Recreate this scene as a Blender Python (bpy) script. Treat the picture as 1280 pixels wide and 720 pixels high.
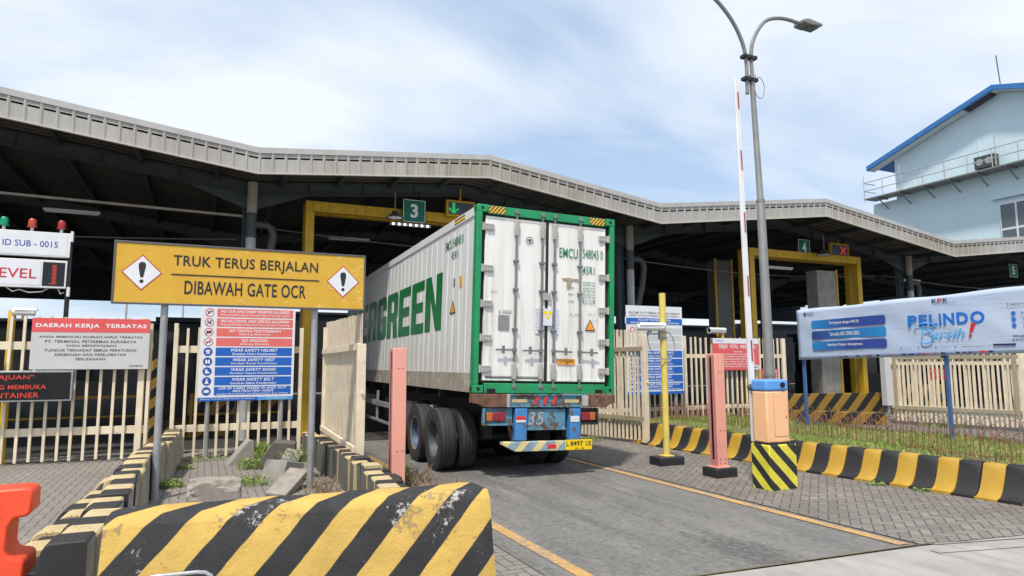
import bpy, math, random
from mathutils import Matrix, Vector
random.seed(7)
R = math.radians
for o in list(bpy.data.objects): bpy.data.objects.remove(o)
SC = bpy.context.scene; COL = SC.collection

# ------------------------------------------------------------------ camera
def cam_matrix(yaw, pitch, roll, h):
    f = Vector((math.sin(yaw)*math.cos(pitch), math.cos(yaw)*math.cos(pitch), math.sin(pitch)))
    r = Vector((math.cos(yaw), -math.sin(yaw), 0)); u = r.cross(f)
    c, s = math.cos(roll), math.sin(roll)
    r2 = c*r+s*u; u2 = -s*r+c*u
    m = Matrix((r2, u2, -f)).transposed().to_4x4(); m.translation = (0, 0, h); return m
cd = bpy.data.cameras.new('camera'); cam = bpy.data.objects.new('camera', cd); COL.objects.link(cam)
cd.sensor_width = 36; cd.lens = 841.46/1280*36; cd.clip_start = .05; cd.clip_end = 3000
cam.matrix_world = cam_matrix(.4287, .1126, -.0039, 1.7219)
SC.camera = cam

# ------------------------------------------------------------------ light
SUN_EL, SUN_AZ = 62, 222           # azimuth clockwise from +Y: behind the camera, a little to the left
SC.view_settings.view_transform = 'Standard'; SC.view_settings.look = 'None'
SC.view_settings.exposure = 0.92; SC.view_settings.gamma = 1
W = bpy.data.worlds.new('World'); SC.world = W; W.use_nodes = True
nt = W.node_tree; nt.nodes.clear()
def wn(t, **k):
    n = nt.nodes.new(t)
    for a, b in k.items(): setattr(n, a, b)
    return n
sky = wn('ShaderNodeTexSky', sky_type='NISHITA', sun_disc=False)
sky.sun_elevation = R(SUN_EL); sky.sun_rotation = R(SUN_AZ); sky.air_density = 1.0; sky.dust_density = 1.5; sky.ozone_density = 1.2
tc = wn('ShaderNodeTexCoord')
sep = wn('ShaderNodeSeparateXYZ'); nt.links.new(tc.outputs['Generated'], sep.inputs[0])
zz = wn('ShaderNodeMath', operation='ADD'); zz.inputs[1].default_value = .18; nt.links.new(sep.outputs[2], zz.inputs[0])
dx = wn('ShaderNodeMath', operation='DIVIDE'); dy = wn('ShaderNodeMath', operation='DIVIDE')
nt.links.new(sep.outputs[0], dx.inputs[0]); nt.links.new(zz.outputs[0], dx.inputs[1])
nt.links.new(sep.outputs[1], dy.inputs[0]); nt.links.new(zz.outputs[0], dy.inputs[1])
cmb = wn('ShaderNodeCombineXYZ'); nt.links.new(dx.outputs[0], cmb.inputs[0]); nt.links.new(dy.outputs[0], cmb.inputs[1])
mp = wn('ShaderNodeMapping'); mp.inputs['Scale'].default_value = (1.0, 1.7, 1); mp.inputs['Rotation'].default_value = (0, 0, R(28)); mp.inputs['Location'].default_value = (3.1, .7, 0)
nt.links.new(cmb.outputs[0], mp.inputs[0])
no = wn('ShaderNodeTexNoise'); no.inputs['Scale'].default_value = .9; no.inputs['Detail'].default_value = 7; no.inputs['Roughness'].default_value = .52; no.inputs['Distortion'].default_value = .35
nt.links.new(mp.outputs[0], no.inputs['Vector'])
rp = wn('ShaderNodeMapRange'); rp.inputs['From Min'].default_value = .34; rp.inputs['From Max'].default_value = .63; rp.inputs['To Min'].default_value = .10; rp.inputs['To Max'].default_value = 1.0
nt.links.new(no.outputs['Fac'], rp.inputs[0])
mx = wn('ShaderNodeMix', data_type='RGBA'); nt.links.new(rp.outputs[0], mx.inputs['Factor'])
hs = wn('ShaderNodeMix', data_type='RGBA'); hs.inputs['Factor'].default_value = .6
nt.links.new(sky.outputs[0], hs.inputs['A']); hs.inputs['B'].default_value = (3.1, 4.3, 6.0, 1)
nt.links.new(hs.outputs['Result'], mx.inputs['A']); mx.inputs['B'].default_value = (5.5, 5.9, 6.45, 1)
bg = wn('ShaderNodeBackground'); bg.inputs[1].default_value = .088; nt.links.new(mx.outputs['Result'], bg.inputs[0])
wo = wn('ShaderNodeOutputWorld'); nt.links.new(bg.outputs[0], wo.inputs[0])
sl = bpy.data.lights.new('sun', 'SUN'); sun = bpy.data.objects.new('sun', sl); COL.objects.link(sun)
sl.energy = 2.4; sl.angle = R(4); sl.color = (1, .93, .82)
sd = Vector((math.sin(R(SUN_AZ))*math.cos(R(SUN_EL)), math.cos(R(SUN_AZ))*math.cos(R(SUN_EL)), math.sin(R(SUN_EL))))
sun.rotation_euler = sd.to_track_quat('Z', 'Y').to_euler(); sun.location = sd*50

# ------------------------------------------------------------------ materials
class NT:
    def __init__(s, name):
        s.m = bpy.data.materials.new(name); s.m.use_nodes = True; s.t = s.m.node_tree; s.b = s.t.nodes['Principled BSDF']
    def n(s, t, **k):
        n = s.t.nodes.new(t)
        for a, b in k.items(): setattr(n, a, b)
        return n
    def put(s, sock, v):
        if isinstance(v, bpy.types.NodeSocket): s.t.links.new(v, sock)
        else: sock.default_value = v
    def math(s, op, a, b=0., c=None, clamp=False):
        n = s.n('ShaderNodeMath', operation=op, use_clamp=clamp); s.put(n.inputs[0], a); s.put(n.inputs[1], b)
        if c is not None: s.put(n.inputs[2], c)
        return n.outputs[0]
    def coord(s, kind='Object'): return s.n('ShaderNodeTexCoord').outputs[kind]
    def mapping(s, v, scale=(1, 1, 1), loc=(0, 0, 0), rot=(0, 0, 0)):
        n = s.n('ShaderNodeMapping'); s.put(n.inputs[0], v); n.inputs['Scale'].default_value = scale; n.inputs['Location'].default_value = loc; n.inputs['Rotation'].default_value = rot
        return n.outputs[0]
    def noise(s, v, scale=5, detail=4, rough=.55, dist=0):
        n = s.n('ShaderNodeTexNoise'); s.put(n.inputs['Vector'], v); n.inputs['Scale'].default_value = scale; n.inputs['Detail'].default_value = detail
        n.inputs['Roughness'].default_value = rough; n.inputs['Distortion'].default_value = dist; return n.outputs['Fac']
    def ramp(s, f, lo, hi, a=0., b=1.):
        n = s.n('ShaderNodeMapRange'); s.put(n.inputs[0], f); n.inputs[1].default_value = lo; n.inputs[2].default_value = hi; n.inputs[3].default_value = a; n.inputs[4].default_value = b
        return n.outputs[0]
    def mix(s, f, a, b, mode='MIX'):
        n = s.n('ShaderNodeMix', data_type='RGBA', blend_type=mode); s.put(n.inputs['Factor'], f)
        for k, v in (('A', a), ('B', b)): s.put(n.inputs[k], v if isinstance(v, bpy.types.NodeSocket) else (*v[:3], 1))
        return n.outputs['Result']
    def bump(s, h, strength=.3, dist=.01):
        n = s.n('ShaderNodeBump'); s.put(n.inputs['Height'], h); n.inputs['Strength'].default_value = strength; n.inputs['Distance'].default_value = dist
        s.t.links.new(n.outputs[0], s.b.inputs['Normal'])
    def out(s, col, rough=.6, metal=0., spec=None):
        s.put(s.b.inputs['Base Color'], col if isinstance(col, bpy.types.NodeSocket) else (*col[:3], 1)); s.put(s.b.inputs['Roughness'], rough); s.b.inputs['Metallic'].default_value = metal
        if spec is not None: s.b.inputs['Specular IOR Level'].default_value = spec
        return s.m
def mul(c, k): return tuple(x*k for x in c[:3])
def plain(name, c, rough=.55, metal=0., var=.18, vs=3., dirt=None, dirt_amt=.5, dirt_s=6., bump=0., bs=40., streak=False, spec=None):
    """painted/plain surface: base colour with mottling, optional dirt or rust patches, optional vertical streaks and fine bump"""
    n = NT(name); co = n.coord()
    a = n.noise(co, vs, 5)
    col = n.mix(n.ramp(a, .3, .7), mul(c, 1-var), mul(c, 1+var*.6))
    if streak:
        st = n.noise(n.mapping(co, (14, 14, .7)), 1.2, 4, .6)
        col = n.mix(n.ramp(st, .5, .72, 0, .6), col, dirt or mul(c, .4))
    if dirt:
        d = n.noise(co, dirt_s, 8, .68)
        lo = .74-.25*dirt_amt
        col = n.mix(n.ramp(d, lo, lo+.07), col, dirt)
    if bump: n.bump(n.noise(co, bs, 5, .7), bump, .01)
    return n.out(col, n.ramp(a, .2, .8, rough-.08, rough+.1), metal, spec)
def chip(name, c, under, amt=.25, rough=.6):
    """old paint with chips down to the concrete"""
    n = NT(name); co = n.coord()
    base = n.mix(n.ramp(n.noise(co, 3.2, 6), .3, .7), mul(c, .78), mul(c, 1.08))
    big = n.ramp(n.noise(co, 2.1, 2), .42, .7); fine = n.noise(co, 26, 8, .72)
    th = n.math('SUBTRACT', .80-.18*amt, n.math('MULTIPLY', big, .13*amt*2))
    f = n.math('MULTIPLY', n.math('SUBTRACT', fine, th), 30, clamp=True)
    col = n.mix(f, base, under)
    col = n.mix(n.ramp(n.noise(co, 60, 3), .62, .75, 0, .5), col, mul(c, .4))
    n.bump(n.math('ADD', n.noise(co, 45, 6, .7), n.math('MULTIPLY', f, -.6)), .45, .008)
    return n.out(col, n.ramp(fine, .3, .8, rough-.1, rough+.2))
M = {}
M['yellow'] = plain('yellow_paint', (.72, .47, .02), .5, dirt=(.3, .18, .06), dirt_amt=.3)
M['yellow_frame'] = plain('yellow_frame_paint', (.60, .36, .012), .5, dirt=(.25, .15, .03), dirt_amt=.35, streak=True)
M['yellow_pale'] = plain('pale_yellow_paint', (.70, .55, .13), .55, dirt=(.35, .27, .12), dirt_amt=.35)
M['white'] = plain('white_paint', (.72, .73, .74), .4, var=.06)
M['white_sign'] = plain('white_sign_face', (.74, .76, .80), .35, var=.05)
M['grey_sign'] = plain('grey_sign_face', (.55, .56, .57), .4, var=.06)
M['red_sign'] = plain('red_sign_face', (.72, .10, .10), .4, var=.08)
M['pink_red'] = plain('faded_red_vinyl', (.74, .16, .15), .4, var=.08)
M['blue_sign'] = plain('blue_vinyl', (.01, .12, .52), .4, var=.08)
M['light_blue'] = plain('light_blue_vinyl', (.08, .35, .75), .4, var=.08)
M['black'] = plain('black_paint', (.018, .019, .022), .5, dirt=(.2, .19, .18), dirt_amt=.2)
M['ink'] = plain('black_ink', (.02, .02, .025), .5, var=.05)
M['ink_grey'] = plain('grey_ink', (.10, .10, .11), .5, var=.05)
M['white_ink'] = plain('white_ink', (.8, .8, .82), .5, var=.03)
M['red_ink'] = plain('red_ink', (.55, .03, .04), .5, var=.05)
M['blue_ink'] = plain('blue_ink', (.03, .09, .42), .5, var=.05)
M['green_ink'] = plain('green_ink', (.01, .20, .10), .5, var=.15, dirt=(.6, .65, .6), dirt_amt=.25, dirt_s=14)
M['galv'] = plain('galvanised_steel', (.38, .39, .41), .42, .35, var=.2, dirt=(.18, .17, .16), dirt_amt=.2, streak=True)
M['lamp_metal'] = plain('weathered_lamp_steel', (.24, .24, .24), .5, .3, var=.15, dirt=(.1, .09, .08), dirt_amt=.2)
M['steel_dark'] = plain('grey_green_structural_steel', (.05, .062, .068), .55, dirt=(.03, .025, .02), dirt_amt=.4)
M['steel_teal'] = plain('dark_teal_column_paint', (.07, .10, .11), .55, dirt=(.03, .03, .03), dirt_amt=.4)
M['pipe'] = plain('pale_grey_pipe', (.45, .45, .45), .5, dirt=(.2, .19, .18), dirt_amt=.3, streak=True)
M['pipe_beige'] = plain('beige_pipe', (.36, .32, .26), .6, streak=True)
M['pipe_dark'] = plain('dark_pipe', (.06, .065, .07), .55)
M['chrome'] = plain('polished_steel', (.62, .62, .63), .2, .9, var=.05)
M['cream'] = plain('cream_fence_paint', (.76, .66, .50), .5, var=.16, dirt=(.36, .26, .16), dirt_amt=.4, dirt_s=9)
M['khaki'] = plain('khaki_gate_frame', (.36, .31, .22), .55, var=.12, dirt=(.22, .17, .11), dirt_amt=.3)
M['pink'] = plain('salmon_post_paint', (.80, .36, .28), .5, var=.08, dirt=(.5, .32, .26), dirt_amt=.25)
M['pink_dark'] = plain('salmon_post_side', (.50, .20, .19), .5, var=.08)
M['orange'] = plain('peach_cabinet_paint', (.88, .50, .27), .4, var=.05, dirt=(.55, .33, .2), dirt_amt=.12)
M['cab_blue'] = plain('blue_cabinet_cap', (.11, .33, .76), .4, var=.06)
M['red_plastic'] = plain('red_orange_plastic', (.80, .07, .02), .38, var=.1, dirt=(.45, .12, .06), dirt_amt=.25, bump=.08, bs=9)
M['green_frame'] = plain('green_container_frame', (.01, .27, .10), .42, var=.2, dirt=(.20, .17, .12), dirt_amt=.5, dirt_s=11)
M['rod'] = plain('galvanised_lock_rod', (.20, .205, .21), .45, .3, var=.2, dirt=(.14, .11, .09), dirt_amt=.3, dirt_s=20)
M['hinge'] = plain('worn_hinge_plate', (.42, .40, .38), .5, .1, var=.15, dirt=(.2, .15, .11), dirt_amt=.35, dirt_s=14)
M['rubber'] = plain('door_rubber', (.02, .02, .022), .7)
M['teal_blue'] = plain('worn_blue_trailer_paint', (.09, .25, .36), .6, var=.3, dirt=(.11, .065, .045), dirt_amt=1.0, dirt_s=7, bump=.2)
M['trailer_blue'] = plain('blue_trailer_paint', (.05, .22, .52), .5, var=.15, dirt=(.12, .08, .06), dirt_amt=.75, dirt_s=9)
M['rust'] = plain('rusty_steel', (.17, .085, .055), .8, var=.5, vs=8, dirt=(.42, .34, .30), dirt_amt=.5, dirt_s=9, bump=.4)
M['chassis'] = plain('chassis_black', (.022, .022, .024), .65, dirt=(.07, .06, .05), dirt_amt=.4)
M['tyre'] = plain('tyre_rubber', (.032, .033, .036), .78, var=.25, dirt=(.07, .066, .06), dirt_amt=.35, bump=.25)
M['rim'] = plain('dark_wheel_rim', (.07, .08, .095), .6, dirt=(.1, .08, .06), dirt_amt=.5)
M['rim_blue'] = plain('blue_wheel_rim', (.05, .10, .19), .6, dirt=(.1, .08, .06), dirt_amt=.4)
M['rim_orange'] = plain('orange_rim_edge', (.5, .22, .04), .6)
M['concrete'] = plain('bare_concrete', (.29, .275, .25), .85, var=.25, dirt=(.12, .11, .095), dirt_amt=.5, dirt_s=5, bump=.5, bs=30)
M['block_back'] = plain('streaked_block_back', (.36, .34, .305), .85, var=.25, dirt=(.10, .095, .08), dirt_amt=.45, dirt_s=7, bump=.5, bs=30, streak=True)
M['concrete_dark'] = plain('mossy_dark_concrete', (.12, .115, .10), .9, var=.3, dirt=(.05, .055, .035), dirt_amt=.6, dirt_s=5, bump=.6, bs=25)
M['kerb_yellow'] = chip('kerb_yellow_paint', (.46, .275, .028), (.22, .19, .14), .6)
M['kerb_black'] = chip('kerb_black_paint', (.016, .016, .019), (.17, .16, .15), .12)
M['kerb_yellow_old'] = chip('old_kerb_yellow_paint', (.56, .44, .24), (.20, .16, .10), .65)
M['kerb_black_old'] = chip('old_kerb_black_paint', (.026, .026, .029), (.17, .15, .13), .4)
M['window'] = plain('dusty_window_glass', (.10, .13, .15), .2, var=.15)
M['cement'] = plain('grey_panel', (.14, .14, .135), .7, var=.15)
M['wall_blue'] = plain('pale_blue_wall', (.58, .74, .80), .7, var=.05, vs=.5, dirt=(.45, .62, .69), dirt_amt=.3, dirt_s=.8, streak=True)
M['soffit'] = plain('pale_soffit', (.62, .68, .70), .7, var=.05)
M['trim_blue'] = plain('blue_roof_trim', (.03, .17, .45), .5, var=.1)
M['yellow_dim'] = plain('dimmed_yellow_rail_paint', (.30, .17, .02), .6, var=.3)  # rail yellow darkened in the colour for the shade under the canopy
M['dark_inside'] = plain('canopy_interior_shade', (.018, .02, .023), .7, var=.3)  # interior shade put into the colour of booth walls and rear fascia
M['dark_blue'] = plain('dark_blue_steel_and_shade', (.008, .010, .016), .6, var=.3)  # post steel; for booths and backdrop the shade is put into the colour
M['rust_rod'] = plain('rusty_round_bar', (.26, .11, .07), .8, var=.3, vs=12)
M['soil'] = plain('brown_soil', (.15, .135, .07), .95, var=.35, vs=9, bump=.6, bs=60)
M['cable'] = plain('grey_cable', (.22, .22, .22), .6)
M['cable_white'] = plain('white_cable', (.55, .55, .55), .6)
M['lens'] = plain('black_lens', (.01, .01, .012), .1)
M['beacon_green'] = plain('green_beacon_lens', (.0, .25, .14), .25)
M['beacon_red'] = plain('red_beacon_lens', (.32, .02, .02), .25)
M['beacon_orange'] = plain('orange_red_beacon_lens', (.45, .06, .02), .25)
M['lamp_red'] = plain('red_tail_lens', (.25, .015, .03), .25, var=.1)
M['lamp_amber'] = plain('amber_tail_lens', (.45, .12, .03), .25, var=.1)
M['refl_red'] = plain('red_reflector', (.65, .03, .03), .3, var=.05)
M['refl_white'] = plain('white_reflector', (.7, .7, .7), .3, var=.05)
M['plate_yellow'] = plain('yellow_number_plate', (.85, .60, .0), .4, var=.05)
M['roof_under'] = plain('dark_roof_underside', (.045, .040, .036), .8, var=.25)
M['label_orange'] = plain('orange_label', (.80, .33, .02), .4, var=.05)
M['sticker'] = plain('white_sticker', (.66, .68, .76), .5, var=.06)
M['data_plate'] = plain('grey_data_plate', (.28, .28, .27), .45, .3, var=.2, vs=20)
M['stone'] = plain('pale_broken_stone', (.30, .27, .235), .9, var=.25, vs=7, bump=.6, bs=25)
M['sign_green'] = plain('green_sign_face', (.0, .14, .10), .45, var=.06)
def emit(name, c, s):
    n = NT(name); n.out(mul(c, .3), .5); n.b.inputs['Emission Color'].default_value = (*c, 1); n.b.inputs['Emission Strength'].default_value = s; return n.m
M['led_red'] = emit('red_led', (1, .08, .05), .20)
M['led_green'] = emit('green_led', (.05, 1, .3), .25)
M['led_white'] = emit('white_led', (1, 1, .95), 1.6)

def m_bigsign():
    n = NT('yellow_peeling_sign'); co = n.coord()
    a = n.noise(co, 4, 5); c = n.mix(n.ramp(a, .3, .7), (.62, .35, .028), (.69, .415, .038))
    d = n.noise(n.mapping(co, (1, 1, 2.2)), 7, 9, .7, .5); sp = n.coord(); s = n.n('ShaderNodeSeparateXYZ'); n.put(s.inputs[0], sp)
    low = n.ramp(s.outputs[0], -.3, 1.7, 0, .065)
    f = n.math('MULTIPLY', n.math('SUBTRACT', n.math('ADD', d, low), .615), 26, clamp=True)
    c = n.mix(n.math('MULTIPLY', f, .75), c, (.76, .58, .20)); n.bump(f, .4, .003)
    return n.out(c, .45)
M['bigsign'] = m_bigsign()
def hazard(name, period, kx, ky, kz, ca=(.76, .47, .03), cb=(.018, .018, .021), phase=0., duty=.5, amt=.5, soft=60, rough=.6):
    n = NT(name); co = n.coord(); s = n.n('ShaderNodeSeparateXYZ'); n.put(s.inputs[0], co)
    wob = n.math('MULTIPLY', n.math('SUBTRACT', n.noise(co, 5, 3), .5), .03*period/.5)
    v = n.math('ADD', n.math('ADD', n.math('MULTIPLY', s.outputs[0], kx), n.math('MULTIPLY', s.outputs[1], ky)), n.math('MULTIPLY', s.outputs[2], kz))
    fr = n.math('FRACT', n.math('ADD', n.math('DIVIDE', n.math('ADD', v, wob), period), 50+phase))
    st = n.math('MULTIPLY', n.math('SUBTRACT', fr, duty), soft, clamp=True)
    st = n.math('MULTIPLY', st, n.math('MULTIPLY', n.math('SUBTRACT', 1., fr), soft, clamp=True))
    ya = n.mix(n.ramp(n.noise(co, 4, 5), .3, .7), mul(ca, .8), mul(ca, 1.06))
    ba = n.mix(n.ramp(n.noise(co, 6, 5), .3, .7), mul(cb, .8), mul(cb, 1.6))
    col = n.mix(st, ya, ba)
    big = n.ramp(n.noise(n.mapping(co, loc=(3, 1, 2)), 1.7, 3), .45, .68)
    fine = n.noise(co, 17, 9, .74, .2)
    ch = n.math('MULTIPLY', n.math('SUBTRACT', fine, n.math('SUBTRACT', .715, n.math('MULTIPLY', big, .16*amt))), 28, clamp=True)
    col = n.mix(n.math('MULTIPLY', ch, min(1, .4+amt)), col, n.mix(st, (.34, .26, .14), (.40, .38, .36)))
    spk = n.math('MAXIMUM', n.ramp(n.noise(co, 75, 3, .6), .66, .72, 0, min(1, .6*amt)), n.math('MULTIPLY', n.ramp(n.noise(co, 24, 8, .78), .60, .66, 0, .55), n.ramp(big, .2, .9, 0, min(1, .7*amt))))
    col = n.mix(spk, col, (.10, .08, .05))
    n.bump(n.math('ADD', n.math('ADD', n.noise(co, 30, 8, .75), n.math('MULTIPLY', n.noise(co, 6, 4, .6), 1.4)), n.math('MULTIPLY', ch, -.8)), .6*min(1, amt+.2), .014)
    return n.out(col, rough)
M['barrier'] = hazard('hazard_striped_concrete', .475, 1, -.75, -.80, ca=(.61, .40, .095), phase=.28, amt=1.5, rough=.72)
M['ped_left'] = hazard('hazard_pedestal_paint', .245, .8, -.8, .85, ca=(.74, .66, .06), amt=.3, phase=.35)
M['hz_post'] = hazard('hazard_post_paint', .40, 1, 1, -1.1, ca=(.70, .42, .08), amt=.4, phase=.2)
M['hz_wall'] = hazard('hazard_island_wall', .62, 1, -.8, -.9, ca=(.30, .17, .02), cb=(.010, .010, .012), amt=.4)  # stripes dimmed: shade under the canopy put into this paint
M['hz_bumper'] = hazard('hazard_bumper_paint', .30, 1, 0, -.95, ca=(.72, .60, .28), cb=(.20, .28, .34), amt=1.0, phase=.2, duty=.42)
M['hz_top'] = hazard('yellow_black_warning_label', .062, 1, 0, -.9, ca=(.75, .48, .04), cb=(.10, .05, .02), amt=.4)
M['boom'] = plain('white_boom_paint', (.74, .74, .76), .4, var=.1, dirt=(.35, .34, .33), dirt_amt=.3, dirt_s=12)

def m_paver(name, c1, c2, scale, rot, dark=1.):
    n = NT(name); co = n.mapping(n.coord(), (1/scale,)*3, rot=(0, 0, rot))
    s = n.n('ShaderNodeSeparateXYZ'); n.put(s.inputs[0], co)
    x = n.math('ADD', s.outputs[0], 4000.); y = n.math('ADD', s.outputs[1], 4000.)
    i = n.math('FLOOR', x); j = n.math('FLOOR', y); u = n.math('FRACT', x); v = n.math('FRACT', y)
    t = n.math('MODULO', n.math('ADD', n.math('SUBTRACT', i, j), 8000.), 4.)
    def eq(k): return n.math('COMPARE', t, float(k), .1)
    e0, e1, e2, e3 = eq(0), eq(1), eq(2), eq(3)
    d = n.math('MINIMUM', n.math('MINIMUM', n.math('ADD', u, n.math('MULTIPLY', e1, 9.)), n.math('ADD', n.math('SUBTRACT', 1., u), n.math('MULTIPLY', e0, 9.))),
               n.math('MINIMUM', n.math('ADD', v, n.math('MULTIPLY', e2, 9.)), n.math('ADD', n.math('SUBTRACT', 1., v), n.math('MULTIPLY', e3, 9.))))
    cmb = n.n('ShaderNodeCombineXYZ'); n.put(cmb.inputs[0], n.math('SUBTRACT', i, e1)); n.put(cmb.inputs[1], n.math('ADD', j, e3))
    wnn = n.n('ShaderNodeTexWhiteNoise', noise_dimensions='2D'); n.put(wnn.inputs[0], cmb.outputs[0])
    co2 = n.coord()
    col = n.mix(wnn.outputs['Value'], c1, c2)
    col = n.mix(n.ramp(n.noise(co2, .55, 6, .6), .32, .68, 0, .6), col, mul(c1, .62))
    col = n.mix(n.ramp(n.noise(co2, 1.6, 7, .7), .60, .70, 0, .5), col, (.33, .32, .30))
    jn = n.ramp(n.math('ADD', d, n.math('MULTIPLY', n.math('SUBTRACT', n.noise(co2, 9, 4), .5), .09)), .03, .085)
    col = n.mix(jn, mul(c1, .22), col)
    fine = n.noise(co2, 90, 4, .7)
    col = n.mix(n.ramp(fine, .3, .8, 0, .35), col, mul(c2, 1.3))
    n.bump(n.math('ADD', n.math('ADD', jn, n.math('MULTIPLY', wnn.outputs['Value'], .3)), n.math('MULTIPLY', fine, .25)), .7, .008)
    return n.out(col, .85)
M['paver_right'] = m_paver('grey_brown_herringbone_pavers', (.145, .127, .113), (.235, .212, .192), .105, R(45+4))
M['paver_left'] = m_paver('worn_grey_pavers', (.21, .19, .17), (.25, .23, .205), .105, R(0))
def m_asphalt():
    n = NT('worn_asphalt'); co = n.coord()
    c = n.mix(n.ramp(n.noise(co, .7, 6, .6), .3, .7), (.095, .093, .090), (.140, .136, .130))
    tr = n.noise(n.mapping(co, (2.2, .12, 1)), 1.2, 4, .6)
    c = n.mix(n.ramp(tr, .47, .60, 0, .85), c, (.052, .051, .050))
    w = n.n('ShaderNodeSeparateXYZ'); n.put(w.inputs[0], co)
    pale = n.math('MULTIPLY', n.ramp(n.noise(n.mapping(co, (1.4, .35, 1)), 2.2, 9, .78), .50, .62), .75)
    c = n.mix(pale, c, (.205, .195, .18))
    # oil-dark patch on the wheel track just before the slab
    d = n.n('ShaderNodeVectorMath', operation='DISTANCE'); n.put(d.inputs[0], n.mapping(co, (1, .55, 1))); d.inputs[1].default_value = (4.62, 4.95*.55, 0)
    sp = n.math('MULTIPLY', n.ramp(n.math('ADD', d.outputs['Value'], n.math('MULTIPLY', n.noise(co, 7, 6, .7), .35)), .34, .58, 1, 0), .92)
    c = n.mix(sp, c, (.035, .033, .032))
    vo = n.n('ShaderNodeTexVoronoi', feature='DISTANCE_TO_EDGE'); vo.inputs['Scale'].default_value = .9
    wv = n.n('ShaderNodeMix', data_type='VECTOR'); wv.inputs['Factor'].default_value = .12
    nz_ = n.n('ShaderNodeTexNoise'); nz_.inputs['Scale'].default_value = 3.5; nz_.inputs['Detail'].default_value = 6; n.put(nz_.inputs['Vector'], co)
    n.put(wv.inputs['A'], co); n.put(wv.inputs['B'], nz_.outputs['Color']); n.put(vo.inputs['Vector'], wv.outputs['Result'])
    cr = n.math('MULTIPLY', n.ramp(vo.outputs['Distance'], .002, .008, 1, 0), n.ramp(n.noise(co, .5, 3), .5, .58, 0, .85))
    c = n.mix(cr, c, (.03, .03, .03))
    md = n.noise(co, 14, 9, .82)
    c = n.mix(n.ramp(md, .44, .60, 0, .6), c, (.20, .192, .18)); c = n.mix(n.ramp(md, .48, .38, 0, .7), c, (.05, .049, .047))
    g = n.noise(co, 160, 3, .8)
    c = n.mix(n.ramp(g, .35, .75, 0, .45), c, (.24, .235, .225))
    c = n.mix(n.ramp(n.noise(co, 60, 3, .8), .6, .7, 0, .5), c, (.05, .05, .05))
    n.bump(g, .5, .004)
    return n.out(c, .88)
M['asphalt'] = m_asphalt()
def m_slab():
    n = NT('pale_concrete_slab'); co = n.coord()
    c = n.mix(n.ramp(n.noise(co, 1.1, 7, .62), .3, .7), (.27, .26, .24), (.40, .385, .36))
    c = n.mix(n.ramp(n.noise(n.mapping(co, (2.6, .5, 1)), 1.6, 6, .65), .5, .68, 0, .55), c, (.16, .155, .15))
    g = n.noise(co, 120, 4, .75); c = n.mix(n.ramp(g, .4, .75, 0, .3), c, (.2, .19, .18)); n.bump(g, .4, .004)
    return n.out(c, .85)
M['slab'] = m_slab()
def m_line():
    n = NT('worn_orange_line_paint'); co = n.coord()
    c = n.mix(n.ramp(n.noise(co, 3, 4), .3, .7), (.50, .26, .04), (.60, .34, .09))
    f = n.ramp(n.noise(co, 22, 9, .75), .42, .54, 0, .92)
    f = n.math('MULTIPLY', f, n.ramp(n.noise(co, 1.3, 3), .35, .6, .25, 1))
    c = n.mix(f, c, (.2, .19, .18)); return n.out(c, .8)
M['line'] = m_line()
M['floor_dark'] = plain('shade_dark_canopy_floor', (.035, .034, .033), .8, var=.4, vs=.8, dirt=(.07, .065, .06), dirt_amt=.5, dirt_s=2)  # canopy shade put into the floor colour
M['line_white'] = plain('worn_white_line_paint', (.6, .6, .58), .8, dirt=(.25, .25, .24), dirt_amt=.6, dirt_s=20)
def m_ground():
    n = NT('dusty_yard_ground'); co = n.coord()
    c = n.mix(n.ramp(n.noise(co, .3, 7, .6), .3, .7), (.13, .13, .13), (.21, .205, .195))
    c = n.mix(n.ramp(n.noise(co, 60, 4, .8), .4, .7, 0, .4), c, (.28, .27, .26)); n.bump(n.noise(co, 90, 4), .4, .004)
    return n.out(c, .9)
M['ground'] = m_ground()
def m_fascia():
    n = NT('stained_fascia_sheet'); co = n.coord()
    s = n.n('ShaderNodeSeparateXYZ'); n.put(s.inputs[0], co)
    cell = n.math('FLOOR', n.math('DIVIDE', s.outputs[0], .255)); w = n.n('ShaderNodeTexWhiteNoise', noise_dimensions='1D'); n.put(w.inputs['W'], cell)
    c = n.mix(w.outputs['Value'], (.29, .265, .225), (.40, .375, .33))
    st = n.noise(n.mapping(co, (9, 9, .8)), 1.5, 6, .65)
    c = n.mix(n.ramp(st, .45, .7, 0, .75), c, (.20, .155, .10))
    c = n.mix(n.ramp(n.noise(co, .25, 3), .4, .62, 0, .6), c, (.42, .42, .42))
    return n.out(c, .6)
M['fascia'] = m_fascia()
M['flashing'] = plain('pale_cap_flashing', (.44, .43, .42), .5, .1, var=.12, dirt=(.16, .14, .12), dirt_amt=.3, dirt_s=3)
M['lip'] = plain('pale_bottom_lip', (.50, .47, .43), .5, var=.1, dirt=(.2, .16, .12), dirt_amt=.3, dirt_s=8)
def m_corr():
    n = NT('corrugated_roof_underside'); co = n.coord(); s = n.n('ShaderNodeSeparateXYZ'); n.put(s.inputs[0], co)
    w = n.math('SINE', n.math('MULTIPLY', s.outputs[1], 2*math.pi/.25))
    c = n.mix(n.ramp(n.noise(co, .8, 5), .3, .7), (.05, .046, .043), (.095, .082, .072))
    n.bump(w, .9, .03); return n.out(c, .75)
M['corr'] = m_corr()
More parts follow.
